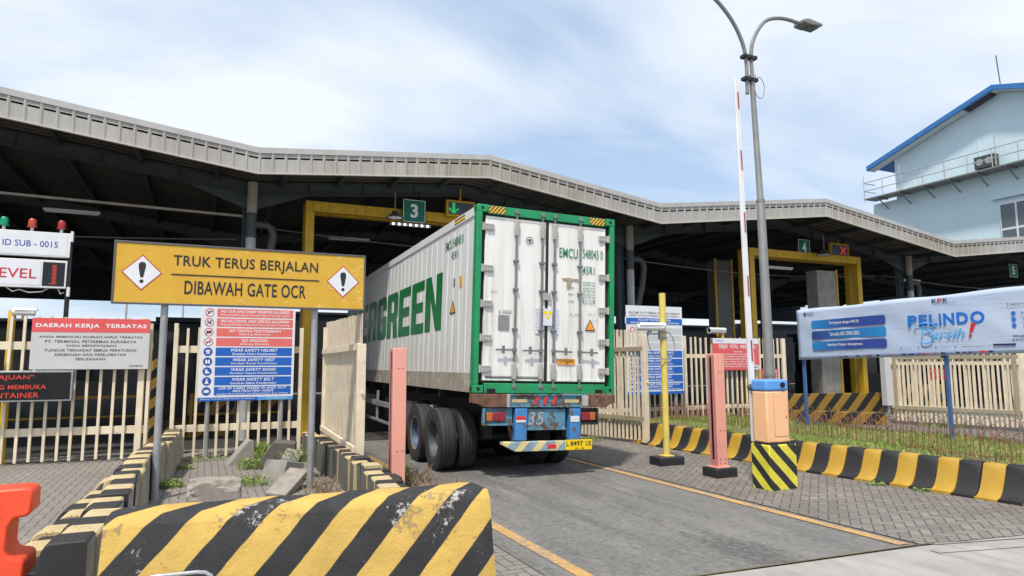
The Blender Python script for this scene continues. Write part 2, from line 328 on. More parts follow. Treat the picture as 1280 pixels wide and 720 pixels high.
def m_container_white(name, side):
    n = NT(name); co = n.coord()
    s = n.n('ShaderNodeSeparateXYZ'); n.put(s.inputs[0], co)
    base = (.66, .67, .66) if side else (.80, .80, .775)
    c = n.mix(n.ramp(n.noise(co, 1.4, 5), .3, .7), mul(base, .93), mul(base, 1.03))
    st = n.noise(n.mapping(co, (7, 7, .45)), 1.6, 6, .62)
    low = n.ramp(s.outputs[2], .1, 2.4, .85, .18)
    c = n.mix(n.math('MULTIPLY', n.ramp(st, .48, .72), low), c, (.40, .34, .27))
    sc = n.ramp(n.noise(n.mapping(co, (1, 1, .5)), 19, 8, .72), .66, .70, 0, .7)
    c = n.mix(sc, c, (.26, .24, .22))
    n.bump(n.noise(co, 3, 3), .06, .02)
    return n.out(c, .42)
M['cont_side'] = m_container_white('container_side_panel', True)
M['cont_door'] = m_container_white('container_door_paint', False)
def m_rail():
    n = NT('dirty_bottom_rail'); co = n.coord(); c = n.mix(n.ramp(n.noise(co, 3, 6, .65), .3, .7), (.26, .235, .20), (.42, .39, .34))
    c = n.mix(n.ramp(n.noise(n.mapping(co, (5, 5, .8)), 2, 6, .6), .5, .7, 0, .7), c, (.13, .09, .06)); return n.out(c, .6)
M['cont_rail'] = m_rail()
def m_banner():
    n = NT('pale_blue_banner_cloth'); co = n.coord(); s = n.n('ShaderNodeSeparateXYZ'); n.put(s.inputs[0], co)
    c = n.mix(n.ramp(n.noise(co, .8, 3), .3, .7), (.42, .52, .72), (.54, .62, .78))
    wr = n.noise(n.mapping(co, (.9, 1, 7)), 2.2, 5, .6, .6); wr2 = n.noise(n.mapping(co, (5, 1, 1)), 1.4, 4, .6, .4)
    n.bump(n.math('ADD', wr, n.math('MULTIPLY', wr2, .7)), .16, .03)
    return n.out(c, .42)
M['banner'] = m_banner()
M['post_blue'] = plain('faded_blue_post', (.06, .13, .30), .55, var=.2, dirt=(.2, .2, .2), dirt_amt=.4)
def grad(name, a, b, x0, x1, axis=0):
    n = NT(name); s = n.n('ShaderNodeSeparateXYZ'); n.put(s.inputs[0], n.coord()); return n.out(n.mix(n.ramp(s.outputs[axis], x0, x1), a, b), .4)
M['bar_a'] = grad('blue_gradient_print', (.02, .25, .60), (.035, .07, .33), .4, 1.3)
M['bar_b'] = grad('indigo_gradient_print', (.03, .05, .25), (.02, .26, .60), .4, 2.1)
def m_leaf(name, a, b):
    n = NT(name); oi = n.n('ShaderNodeObjectInfo'); c = n.mix(n.ramp(n.noise(n.coord(), 7, 3), .3, .7), a, b)
    n.b.inputs['Subsurface Weight'].default_value = .0
    return n.out(c, .6)
M['grass'] = m_leaf('yellow_green_grass', (.17, .26, .045), (.40, .43, .13))
M['weed'] = m_leaf('green_weed_leaf', (.11, .19, .03), (.30, .38, .10))
M['dry'] = m_leaf('dry_grass_stalk', (.22, .14, .08), (.36, .27, .17))

# ------------------------------------------------------------------ mesh helpers
class MB:
    def __init__(s): s.v = []; s.f = []; s.m = []; s.T = Matrix.Identity(4); s.k = 0
    def add(s, vs, fs):
        o = len(s.v); s.v += [tuple(s.T @ Vector(v)) for v in vs]
        for f in fs: s.f.append(tuple(i+o for i in f)); s.m.append(s.k)
        return s
    def box(s, x0, x1, y0, y1, z0, z1):
        vs = [(x, y, z) for z in (z0, z1) for y in (y0, y1) for x in (x0, x1)]
        return s.add(vs, [(0, 2, 3, 1), (4, 5, 7, 6), (0, 1, 5, 4), (2, 6, 7, 3), (0, 4, 6, 2), (1, 3, 7, 5)])
    def bar(s, p, q, w, h, up=(0, 0, 1)):
        p, q = Vector(p), Vector(q); d = (q-p).normalized(); u = Vector(up)
        if abs(d.dot(u)) > .98: u = Vector((0, 1, 0))
        a = d.cross(u).normalized(); b = a.cross(d)
        vs = [tuple(c+a*i*w/2+b*j*h/2) for c in (p, q) for i, j in ((-1, -1), (1, -1), (1, 1), (-1, 1))]
        return s.add(vs, [(0, 1, 2, 3), (7, 6, 5, 4), (0, 4, 5, 1), (1, 5, 6, 2), (2, 6, 7, 3), (3, 7, 4, 0)])
    def cyl(s, p, q, r, r2=None, n=14, caps=True):
        return s.tube([p, q], [r, r if r2 is None else r2], n, caps)
    def tube(s, pts, r, n=10, caps=True):
        pts = [Vector(p) for p in pts]; rr = r if isinstance(r, (list, tuple)) else [r]*len(pts)
        vs = []; fs = []; prev = None
        for i, p in enumerate(pts):
            d = (pts[min(i+1, len(pts)-1)]-pts[max(i-1, 0)]).normalized()
            if prev is None: a = d.orthogonal().normalized()
            else: a = (prev-d*prev.dot(d)).normalized()
            prev = a; b = d.cross(a)
            vs += [tuple(p+(a*math.cos(t)+b*math.sin(t))*rr[i]) for t in (2*math.pi*k/n for k in range(n))]
        for i in range(len(pts)-1):
            for k in range(n): fs.append((i*n+k, i*n+(k+1) % n, (i+1)*n+(k+1) % n, (i+1)*n+k))
        if caps: fs.append(tuple(range(n-1, -1, -1))); fs.append(tuple((len(pts)-1)*n+k for k in range(n)))
        return s.add(vs, fs)
    def prism(s, poly, fn0, fn1):
        """poly: list of 2D points; fn0/fn1 map a 2D point to 3D at each end"""
        n = len(poly); vs = [fn0(*p) for p in poly]+[fn1(*p) for p in poly]
        return s.add(vs, [tuple(range(n-1, -1, -1)), tuple(range(n, 2*n))]+[(k, (k+1) % n, n+(k+1) % n, n+k) for k in range(n)])
    def plate(s, poly, y0, y1): return s.prism(poly, lambda a, b: (a, y0, b), lambda a, b: (a, y1, b))
    def lathe(s, prof, axis_p=(0, 0, 0), n=32, ax='x'):
        vs = []; fs = []; m = len(prof)
        for k in range(n):
            t = 2*math.pi*k/n
            for (a, r) in prof:
                q = (a, r*math.cos(t), r*math.sin(t)) if ax == 'x' else ((r*math.cos(t), r*math.sin(t), a) if ax == 'z' else (r*math.cos(t), a, r*math.sin(t)))
                vs.append(tuple(Vector(q)+Vector(axis_p)))
        for k in range(n):
            for i in range(m-1): fs.append((k*m+i, k*m+i+1, ((k+1) % n)*m+i+1, ((k+1) % n)*m+i))
        return s.add(vs, fs)
    def disc(s, cx, cz, r, y, n=20, r_in=0):
        if r_in:
            vs = [(cx+q*math.cos(2*math.pi*k/n), y, cz+q*math.sin(2*math.pi*k/n)) for q in (r_in, r) for k in range(n)]
            return s.add(vs, [(k, (k+1) % n, n+(k+1) % n, n+k) for k in range(n)])
        return s.add([(cx+r*math.cos(2*math.pi*k/n), y, cz+r*math.sin(2*math.pi*k/n)) for k in range(n)], [tuple(range(n))])
    def build(s, name, mats, parent=None, bevel=0, smooth=True, seg=2):
        me = bpy.data.meshes.new(name); me.from_pydata(s.v, [], s.f)
        mats = mats if isinstance(mats, (list, tuple)) else [mats]
        for m in mats: me.materials.append(M[m] if isinstance(m, str) else m)
        if len(mats) > 1: me.polygons.foreach_set('material_index', s.m)
        import bmesh
        bm = bmesh.new(); bm.from_mesh(me); bmesh.ops.recalc_face_normals(bm, faces=bm.faces); bm.to_mesh(me); bm.free()
        if smooth:
            me.polygons.foreach_set('use_smooth', [True]*len(me.polygons)); me.set_sharp_from_angle(angle=R(34))
        o = bpy.data.objects.new(name, me); COL.objects.link(o)
        if parent: o.parent = parent
        if bevel:
            b = o.modifiers.new('bevel', 'BEVEL'); b.width = bevel; b.segments = seg; b.limit_method = 'ANGLE'; b.angle_limit = R(40); b.harden_normals = False
        return o
def tag(o, label=None, cat=None, group=None, kind=None):
    if label: o['label'] = label
    if cat: o['category'] = cat
    if group: o['group'] = group
    if kind: o['kind'] = kind
    return o
def thing(name, label, cat, loc=(0, 0, 0), rz=0, group=None, rot=None):
    o = bpy.data.objects.new(name, None); COL.objects.link(o); o.location = loc; o.rotation_euler = rot or (0, 0, rz); o.empty_display_size = .2
    return tag(o, label, cat, group)
def copy_tree(o, parent=None):
    c = o.copy(); COL.objects.link(c); c.parent = parent
    if parent: c.matrix_parent_inverse = o.matrix_parent_inverse.copy()
    for ch in list(o.children): copy_tree(ch, c)
    return c
def setup_structure(o): o['kind'] = 'structure'; return o

def smooth_path(P, m=5):
    P = [Vector(p) for p in P]; S = []
    for i in range(len(P)-1):
        p0 = P[max(i-1, 0)]; p1 = P[i]; p2 = P[i+1]; p3 = P[min(i+2, len(P)-1)]
        for k in range(m):
            u = k/m; S.append(.5*((2*p1)+(-p0+p2)*u+(2*p0-5*p1+4*p2-p3)*u*u+(-p0+3*p1-3*p2+p3)*u**3))
    return S+[P[-1]]
# lettering: flat meshes made from the built-in font
_tc = bpy.data.curves.new('lettering', 'FONT'); _to = bpy.data.objects.new('lettering', _tc); COL.objects.link(_to)
def glyphs(text, bold=0., shear=0., spacing=1.):
    _tc.body = text; _tc.size = 1; _tc.offset = bold; _tc.shear = shear; _tc.resolution_u = 3; _tc.space_character = spacing
    bpy.context.view_layer.update()
    dg = bpy.context.evaluated_depsgraph_get(); me = bpy.data.meshes.new_from_object(_to.evaluated_get(dg))
    v = [tuple(x.co) for x in me.vertices]; f = [tuple(p.vertices) for p in me.polygons]; bpy.data.meshes.remove(me)
    return v, f
class Text:
    """collects lines of lettering laid on the plane local XZ (facing -Y) at depth y"""
    def __init__(s, y=-.003): s.mb = MB(); s.y = y
    def line(s, t, x0, x1, z0, z1, bold=.012, shear=0., slope=0., keep=False):
        v, f = glyphs(t, bold, shear, 1+max(0, bold)*4.5)
        ax0 = min(p[0] for p in v); ax1 = max(p[0] for p in v); az0 = min(p[1] for p in v); az1 = max(p[1] for p in v)
        if keep:
            k = (z1-z0)/(az1-az0); w = (ax1-ax0)*k; c = (x0+x1)/2; x0, x1 = c-w/2, c+w/2
        s.mb.add([(x0+(p[0]-ax0)/(ax1-ax0)*(x1-x0), s.y, z0+(p[1]-az0)/(az1-az0)*(z1-z0)+slope*(p[0]-ax0)) for p in v], f); return s
    def build(s, mat, parent, name='lettering'): return s.mb.build(name, mat, parent, smooth=False)

# ------------------------------------------------------------------ ground
def sheet(name, mat, x0, x1, y0, y1, z, sub=1):
    mb = MB(); mb.add([(x0, y0, z), (x1, y0, z), (x1, y1, z), (x0, y1, z)], [(0, 1, 2, 3)])
    o = mb.build(name, mat, smooth=False); setup_structure(o); return o
def poly_sheet(name, mat, pts, z):
    mb = MB(); mb.add([(x, y, z) for x, y in pts], [tuple(range(len(pts)))]); o = mb.build(name, mat, smooth=False); setup_structure(o); return o
sheet('ground', 'ground', -900, 1200, -600, 1500, -.004)
poly_sheet('entry_lane_road', 'asphalt', [(2.62, 4.62), (6.26, 4.42), (6.3, 60), (2.62, 60)], .004)
poly_sheet('concrete_slab', 'slab', [(-6, 4.95), (-6, -8), (16, -8), (16, 3.2), (6.5, 4.36), (3.2, 4.58)], .002)
poly_sheet('paved_apron', 'paver_left', [(-16, 5.0), (2.60, 4.66), (2.60, 16), (-16, 16)], .006)
poly_sheet('pavement', 'paver_right', [(6.28, 4.40), (9.3, 3.95), (9.5, 8), (9.3, 15.5), (6.28, 15.5)], .008)
sheet('exit_lane_road', 'asphalt', 12.95, 25, 3, 60, .003)
sheet('canopy_shade_floor', 'floor_dark', -26, 46, 15.55, 41, .014)  # dark sheet standing for the shade under the roof
# slab joint
mb = MB(); mb.bar((2.4, 4.63, .0105), (6.5, 4.40, .0105), .016, .004); setup_structure(mb.build('slab_joint', 'soil'))
mb = MB(); mb.bar((6.4, 4.36, .0105), (13, 2.95, .0105), .025, .004); mb.bar((6.15, 4.20, .0085), (13, 2.7, .0085), .10, .004); setup_structure(mb.build('slab_edge_strip', 'slab'))
poly_sheet('lane_line', 'line', [(2.84, 4.7), (2.97, 4.7), (2.98, 13), (2.85, 13)], .010)
poly_sheet('lane_line', 'line', [(6.05, 4.48), (6.18, 4.47), (6.17, 30), (6.06, 30)], .012)
poly_sheet('lane_line', 'line', [(2.55, 12.4), (2.70, 12.4), (2.75, 30), (2.6, 30)], .010)
poly_sheet('exit_lane_line', 'line_white', [(14.95, 5), (15.06, 5), (15.1, 10.2), (14.99, 10.2)], .008)

# planted island (structure) with soil; the kerb blocks are things
def kx(y):       # front toe of the kerb on the right of the lane
    P = [(3.5, 9.22), (5.0, 9.0), (6.3, 8.87), (8.1, 8.71), (10, 8.66), (12, 8.62), (14.6, 8.6)]
    for (a, xa), (b, xb) in zip(P, P[1:]):
        if y <= b: return xa+(xb-xa)*(y-a)/(b-a)
    return P[-1][1]
mb = MB(); N = 40
for i in range(N):
    y0 = 3.6+(14.2-3.6)*i/N; y1 = 3.6+(14.2-3.6)*(i+1)/N
    cols = 16
    for c in range(cols):
        def pt(y, c):
            x0 = kx(y)+.40; x = x0+(12.80-x0)*c/cols
            return (x, y, .33+.03*math.sin(x*3.1+y*1.7)+.02*math.sin(x*7+y*5))
        mb.add([pt(y0, c), pt(y0, c+1), pt(y1, c+1), pt(y1, c)], [(0, 1, 2, 3)])
setup_structure(mb.build('planting_strip', 'soil'))
mb = MB(); mb.box(12.80, 12.94, 3.4, 14.2, 0, .26); mb.box(9.1, 12.94, 14.2, 14.34, 0, .34)
setup_structure(mb.build('planting_strip_edge', 'concrete', bevel=.015))

# grass over the strip: blades, uncountable
def blades(mb, n, fx, hmin, hmax, w=.012, lean=.5):
    for _ in range(n):
        x, y, z = fx(); h = random.uniform(hmin, hmax); a = random.uniform(0, 6.28); b = random.uniform(0, 6.28); l = random.uniform(0, lean)*h
        dx_, dy_ = math.cos(a)*w/2, math.sin(a)*w/2; lx, ly = math.cos(b)*l, math.sin(b)*l
        mb.add([(x-dx_, y-dy_, z), (x+dx_, y+dy_, z), (x+lx*.4+dx_*.7, y+ly*.4+dy_*.7, z+h*.6), (x+lx, y+ly, z+h)], [(0, 1, 2), (0, 2, 3)])
def strip_pt():
    while True:
        y = random.uniform(3.8, 14.1); x = random.uniform(kx(y)+.42, 12.8)
        d = math.sin(x*2.3+y*1.1)+math.sin(y*2.9-x*1.3)*.7+(.9 if x > 10.6 else -.25)
        if random.uniform(-1.6, 1.2) < d: return (x, y, .32+.03*math.sin(x*3.1+y*1.7))
mb = MB(); blades(mb, 70000, strip_pt, .02, .08, .014, .9)
tag(mb.build('grass', 'grass', smooth=False), 'short yellow green grass covering the kerbed planting strip', 'grass', kind='stuff')
mb = MB(); blades(mb, 5200, strip_pt, .05, .17, .012, .8)
tag(mb.build('weedy_growth', 'weed', smooth=False), 'taller green weeds growing through the short grass of the planting strip', 'weeds', kind='stuff')

# ------------------------------------------------------------------ concave kerb blocks
def kerb_poly(w, h, top=.29):
    pts = [(0, 0), (0, .05)]; a = 1-top
    for k in range(1, 8):
        t = k/8; pts.append((w*(a-.09)*(t**.75), .05+(h-.12)*(t**1.9)))
    pts += [(w*(a-.05), h-.045), (w*a, h-.012), (w*(a+.06), h), (w-.015, h), (w, h-.015), (w, 0)]
    return pts
def make_block(name, w, h, L, mats, top=.29):
    poly = kerb_poly(w, h, top); mb = MB(); n = len(poly)
    ys = [-L/2+.004, -L/2+.012, L/2-.012, L/2-.004]
    vs = []
    for k, y in enumerate(ys):
        i = .006 if k in (0, 3) else 0
        vs += [(x+(i if x < w*.7 else -i), y, z-(i if z > .03 else 0)) for x, z in poly]
    fs = [tuple(range(n-1, -1, -1)), tuple(3*n+q for q in range(n))]
    for k in range(3): fs += [(k*n+q, k*n+(q+1) % n, (k+1)*n+(q+1) % n, (k+1)*n+q) for q in range(n)]
    mb.add(vs, fs)
    if len(mats) > 1:
        mb.m = [0]*len(mb.f)
        for i, f in enumerate(mb.f):
            if len(f) == 4 and sum(mb.v[q][0] for q in f)/4 > w-.004: mb.m[i] = 1
    return mb.build(name, mats)
protoY = make_block('kerb_block', .42, .45, .2685, ['kerb_yellow']); protoB = make_block('kerb_block', .42, .45, .2685, ['kerb_black'])
usedY = usedB = False
for i in range(-16, 22):
    y = 8.24-.2685*(i+.5)
    if y < 3.5 or y > 14.1: continue
    ye = (i % 2 == 0); p = protoY if ye else protoB
    if ye and not usedY: o = p; usedY = True
    elif not ye and not usedB: o = p; usedB = True
    else: o = p.copy(); COL.objects.link(o)
    x = kx(y); dxy = (kx(y+.1)-kx(y-.1))/.2
    o.location = (x+random.uniform(-.008, .008), y, -.01+random.uniform(-.006, .006)); o.rotation_euler = (random.uniform(-.01, .01), 0, -math.atan(dxy)+random.uniform(-.012, .012))
    tag(o, 'yellow painted concave kerb block edging the grass strip' if ye else 'black painted concave kerb block edging the grass strip', 'kerb block', 'painted kerb blocks edging the grass strip')

# old kerb row left (between the left apron and the signpost bay): concave face towards -X, bare back towards +X
def row(path, L, w, h, mats_y, mats_b, flip, label_y, label_b, group, jit=.02, start=0, top=.6):
    pY = make_block('kerb_block', w, h, L, mats_y, top); pB = make_block('kerb_block', w, h, L, mats_b, top); uY = uB = False
    seg = []; tot = 0
    for (x0, y0), (x1, y1) in zip(path, path[1:]):
        l = math.hypot(x1-x0, y1-y0); seg.append((tot, l, x0, y0, x1, y1)); tot += l
    k = 0; d = L/2
    while d < tot:
        for (t, l, x0, y0, x1, y1) in seg:
            if t <= d <= t+l: f = (d-t)/l; x = x0+(x1-x0)*f; y = y0+(y1-y0)*f; ang = math.atan2(y1-y0, x1-x0)
        ye = (k+start) % 2 == 0
        if ye and not uY: o = pY; uY = True
        elif not ye and not uB: o = pB; uB = True
        else: o = (pY if ye else pB).copy(); COL.objects.link(o)
        # path marks the back edge; block local +x (back) must sit on the path
        rz = ang-math.pi/2 + (math.pi if flip else 0)
        c, s_ = math.cos(rz), math.sin(rz); jj = random.uniform(-jit, jit)
        o.location = (x-c*(w+jj), y-s_*(w+jj), -.01+random.uniform(-jit, jit*.3)); o.rotation_euler = (random.uniform(-.02, .02), random.uniform(-.02, .02), rz+random.uniform(-.02, .02))
        tag(o, label_y if ye else label_b, 'kerb block', group); k += 1; d += L
row([(-.26, 13.9), (-.33, 12.2), (-.54, 10.6), (-.57, 8.8), (-.56, 6.6), (-.60, 5.9), (-.62, 5.35)], .30, .40, .61, ['kerb_yellow_old', 'block_back'], ['kerb_black_old', 'block_back'], True,
    'weathered yellow topped kerb block in the row behind the left signpost', 'weathered black topped kerb block in the row behind the left signpost', 'old kerb blocks left of the signposts', .03, 1)
# second, lower row of displaced blocks beside it
row([(-.86, 9.9), (-.92, 8.2), (-.98, 6.9), (-1.06, 5.4)], .33, .50, .34, ['kerb_yellow_old', 'block_back'], ['kerb_black_old', 'block_back'], True,
    'low mossy yellow kerb block leaning against the taller left row', 'low mossy black kerb block leaning against the taller left row', 'low kerb blocks against the left row', .04, 0, .42)
# row at the left edge of lane 3
row([(1.70, 7.0), (1.80, 8.2), (1.86, 9.2), (1.86, 10.2), (1.80, 11.6), (1.74, 13.3)], .235, .27, .50, ['kerb_yellow_old', 'concrete_dark'], ['kerb_black_old', 'concrete_dark'], True,
    'narrow yellow topped kerb block beside the open gate leaf of lane three', 'narrow black topped kerb block beside the open gate leaf of lane three', 'narrow kerb blocks beside the open gate leaf', .03, 0, .8)
row([(2.06, 7.5), (2.08, 8.6), (2.06, 9.2)], .28, .22, .40, ['kerb_black_old', 'concrete_dark'], ['kerb_black_old', 'concrete_dark'], True,
    'black rounded kerb block pushed out towards the lane near the salmon post', 'black rounded kerb block pushed out towards the lane near the salmon post', 'black blocks beside the narrow kerb row', .035)

# ------------------------------------------------------------------ big foreground barrier
t = thing('concrete_barrier', 'large concrete barrier with diagonal yellow and black stripes in the foreground', 'barrier', (0, 0, 0))
ang = -.045
t.location = (-.50, 4.83, 0); t.rotation_euler = (0, 0, ang)
Lb = 2.47
prof = [(-.10, 0), (-.10, .10), (-.045, .40), (-.014, .738), (-.006, .752), (.030, .796), (.042, .803), (.345, .803), (.37, .795), (.385, .77), (.41, .40), (.46, .10), (.46, 0)]
mb = MB(); nn = len(prof); xs = [0, .025, .06]+[.06+(Lb-.12)*k/26 for k in range(1, 26)]+[Lb-.06, Lb-.025, Lb]
vs = []
for k, x in enumerate(xs):
    e = {0: .014, 1: .003, len(xs)-1: .018, len(xs)-2: .005}.get(k, 0)
    bl = (1 if k > len(xs)/2 else -1)
    for (y, z) in prof:
        j = .0035*math.sin(x*9+z*7)+.002*math.sin(x*23+y*30)
        out = (0.03*(1-z/.81))*bl if (k <= 2 or k >= len(xs)-3) else 0
        vs.append((x+out, .13+(y-.13)*(1-e*2)+j, z*(1-e*.6)+j*.7))
fs = [tuple(range(nn)), tuple((len(xs)-1)*nn+k for k in range(nn-1, -1, -1))]
for i in range(len(xs)-1): fs += [(i*nn+k, (i+1)*nn+k, (i+1)*nn+(k+1) % nn, i*nn+(k+1) % nn) for k in range(nn)]
mb.add(vs, fs); mb.build('barrier_body', 'barrier', t)
mb = MB(); mb.box(.34, .62, -.01, .30, 0, .06); mb.box(Lb-.62, Lb-.34, -.01, .30, 0, .06)

# steel hoop in front of the barrier
h = thing('steel_hoop', 'low bent stainless steel hoop standing in front of the striped barrier', 'hoop', (-.20, 3.4, 0), R(-3))
pts = [(0, 0, 0), (0, 0, .77), (.012, 0, .80), (.04, 0, .817)]+[(.04+.035*k, 0, .817) for k in range(1, 6)]+[(.25, 0, .812), (.275, 0, .795), (.285, 0, .765), (.285, 0, 0)]
mb = MB(); mb.tube(pts, .008, 12); mb.build('bent_tube', 'chrome', h)
mb = MB(); mb.cyl((0, 0, 0), (0, 0, .012), .04); mb.cyl((.285, 0, 0), (.285, 0, .012), .04); mb.build('foot_plate', 'galv', h)

# ------------------------------------------------------------------ red plastic barrier
t = thing('plastic_barrier', 'red orange plastic interlocking road barrier at the left edge of the apron', 'barrier', (-.97, 5.45, 0))
out = [(-1.0, 0), (-1.0, .88), (-.96, .92), (-.06, .935), (-.01, .925), (0, .90), (0, .78), (-.02, .755), (-.09, .745), (-.115, .70), (-.12, .56), (-.10, .515), (-.03, .50), (-.01, .48), (-.01, .37), (-.04, .345), (-.10, .33), (-.13, .26), (-.20, .12), (0, .10), (.02, 0)]
mb = MB(); mb.prism(out, lambda a, b: (a, -.04-.13*(1-b/.94), b), lambda a, b: (a, .20+.13*(1-b/.94), b)); mb.build('barrier_shell', 'red_plastic', t, bevel=.018, seg=3)
mb = MB(); mb.add([(-.30, -.10, .42), (-.20, -.10, .42), (-.16, -.22, .0), (-.42, -.22, 0), (-.30, -.02, .42), (-.20, -.02, .42), (-.16, -.02, 0), (-.42, -.02, 0)], [(0, 1, 2, 3), (4, 5, 1, 0), (5, 6, 2, 1), (4, 0, 3, 7), (4, 7, 6, 5)]); mb.build('side_rib', 'red_plastic', t, bevel=.012)
tx = Text(-.088); tx.line('A_E', -.26, -.16, .80, .835, shear=.3); tx.build('ink', t, 'scribble')
mb = MB(); mb.cyl((-.02, .08, .36), (.02, .08, .36), .008); mb.build('locking_pin', 'galv', t)

# ------------------------------------------------------------------ big yellow sign
t = thing('warning_sign', 'wide yellow TRUK TERUS BERJALAN DIBAWAH GATE OCR sign on two steel poles', 'sign', (.52, 9.9, 0))
mb = MB(); mb.box(-1.595, 1.59, -.012, .03, 2.535, 3.305); mb.build('sign_panel', 'bigsign', t)
mb = MB()
for a in ((-1.62, 1.615, -.022, .035, 3.305, 3.33), (-1.62, 1.615, -.022, .035, 2.51, 2.535), (-1.62, -1.595, -.022, .035, 2.535, 3.305), (1.59, 1.615, -.022, .035, 2.535, 3.305)): mb.box(*a)
mb.build('sign_frame', 'ink_grey', t, bevel=.004)
tx = Text(-.016); tx.line('TRUK TERUS BERJALAN', -.93, .93, 2.995, 3.18, .014); tx.line('DIBAWAH GATE OCR', -.785, .77, 2.66, 2.845, .014)
tx.mb.box(-.95, .95, -.018, -.014, 2.912, 2.928); tx.build('ink', t)
for cx, s_ in ((-1.29, .235), (1.29, .235)):
    mb = MB(); mb.add([(cx-s_, -.0145, 2.925), (cx, -.0145, 2.925-s_), (cx+s_, -.0145, 2.925), (cx, -.0145, 2.925+s_)], [(0, 1, 2, 3)]); d = mb.build('diamond', 'red_ink', t, smooth=False)
    q = s_-.018; mb = MB(); mb.add([(cx-q, -.0165, 2.925), (cx, -.0165, 2.925-q), (cx+q, -.0165, 2.925), (cx, -.0165, 2.925+q)], [(0, 1, 2, 3)]); mb.build('diamond_face', 'white_sign', d, smooth=False)
    mb = MB(); mb.disc(cx, 2.81, .024, -.0185)
    mb.add([(cx-.017, -.0185, 2.86), (cx+.017, -.0185, 2.86), (cx+.042, -.0185, 3.0), (cx+.04, -.0185, 3.04), (cx+.02, -.0185, 3.062), (cx-.02, -.0185, 3.062), (cx-.04, -.0185, 3.04), (cx-.042, -.0185, 3.0)], [tuple(range(8))]); mb.build('exclamation_mark', 'ink', d, smooth=False)
for px in (-1.01, .915):
    mb = MB(); mb.cyl((px, .075, 0), (px, .075, 3.25), .045, n=20); mb.build('pole', 'galv', t)
mb = MB()
for px in (-1.01, .915):
    for z in (2.7, 3.15): mb.box(px-.07, px+.07, .02, .13, z-.02, z+.02)
mb.build('pole_clamps', 'galv', t)

# ------------------------------------------------------------------ safety sign board
def safety_board(t, x0, x1, z0, z1, rows, top=None):
    pass
def icon(mb_ring, mb_blue, mb_dark, cx, cz, r, kind, y):
    if kind < 4:
        mb_ring.disc(cx, cz, r, y, 22, r*.86)
        a = .5; p = [(cx-r*.72, cz-r*.55), (cx-r*.62, cz-r*.66), (cx+r*.7, cz+r*.58), (cx+r*.6, cz+r*.7)]
        mb_ring.add([(u, y-.001, v) for u, v in p], [(0, 1, 2, 3)])
        if kind == 0: mb_dark.add([(cx-r*.6, y, cz+r*.3), (cx+r*.5, y, cz+r*.35), (cx+r*.5, y, cz+r*.1), (cx-r*.1, y, cz+r*.05), (cx-r*.1, y, cz-r*.35), (cx-r*.35, y, cz-r*.35), (cx-r*.4, y, cz+r*.08)], [tuple(range(7))])
        if kind == 1: mb_dark.add([(cx-r*.5, y, cz+r*.4), (cx-r*.1, y, cz+r*.4), (cx-r*.3, y, cz-r*.4)], [(0, 1, 2)]); mb_dark.add([(cx+r*.1, y, cz-r*.4), (cx+r*.4, y, cz-r*.4), (cx+r*.4, y, cz+r*.2), (cx+r*.25, y, cz+r*.5), (cx+r*.1, y, cz+r*.2)], [tuple(range(5))])
        if kind == 2: mb_dark.add([(cx-r*.55, y, cz-r*.3), (cx+r*.55, y, cz-r*.3), (cx+r*.55, y, cz+r*.3), (cx-r*.55, y, cz+r*.3)], [(0, 1, 2, 3)])
        if kind == 3: mb_dark.add([(cx-r*.6, y, cz-r*.08), (cx+r*.5, y, cz-r*.08), (cx+r*.5, y, cz+r*.1), (cx-r*.6, y, cz+r*.1)], [(0, 1, 2, 3)])
    else:
        mb_blue.disc(cx, cz, r, y, 22)
        w = y-.0015; k = kind
        if k == 4: mb_ring2.add([(cx-r*.55, w, cz), (cx-r*.42, w, cz+r*.35), (cx, w, cz+r*.5), (cx+r*.42, w, cz+r*.35), (cx+r*.55, w, cz)], [tuple(range(5))]); mb_ring2.add([(cx-r*.3, w, cz-r*.5), (cx+r*.3, w, cz-r*.5), (cx+r*.35, w, cz-r*.12), (cx-r*.35, w, cz-r*.12)], [(0, 1, 2, 3)])
        if k == 5: mb_ring2.add([(cx-r*.5, w, cz-r*.45), (cx-r*.06, w, cz-r*.45), (cx-r*.06, w, cz+r*.2), (cx-r*.25, w, cz+r*.5), (cx-r*.5, w, cz+r*.3)], [tuple(range(5))]); mb_ring2.add([(cx+r*.5, w, cz-r*.45), (cx+r*.06, w, cz-r*.45), (cx+r*.06, w, cz+r*.2), (cx+r*.25, w, cz+r*.5), (cx+r*.5, w, cz+r*.3)], [tuple(range(5))])
        if k == 6: mb_ring2.add([(cx-r*.45, w, cz-r*.45), (cx+r*.5, w, cz-r*.45), (cx+r*.5, w, cz-r*.15), (cx+r*.05, w, cz), (cx, w, cz+r*.5), (cx-r*.4, w, cz+r*.5)], [tuple(range(6))])
        if k == 7: mb_ring2.disc(cx, cz+r*.42, r*.17, w, 10); mb_ring2.add([(cx-r*.45, w, cz-r*.55), (cx+r*.45, w, cz-r*.55), (cx+r*.15, w, cz+r*.2), (cx-r*.15, w, cz+r*.2)], [(0, 1, 2, 3)])
        if k == 8: mb_ring2.add([(cx-r*.55, w, cz-r*.35), (cx+r*.55, w, cz-r*.35), (cx+r*.55, w, cz+r*.2), (cx+r*.1, w, cz+r*.35), (cx-r*.55, w, cz+r*.2)], [tuple(range(5))])
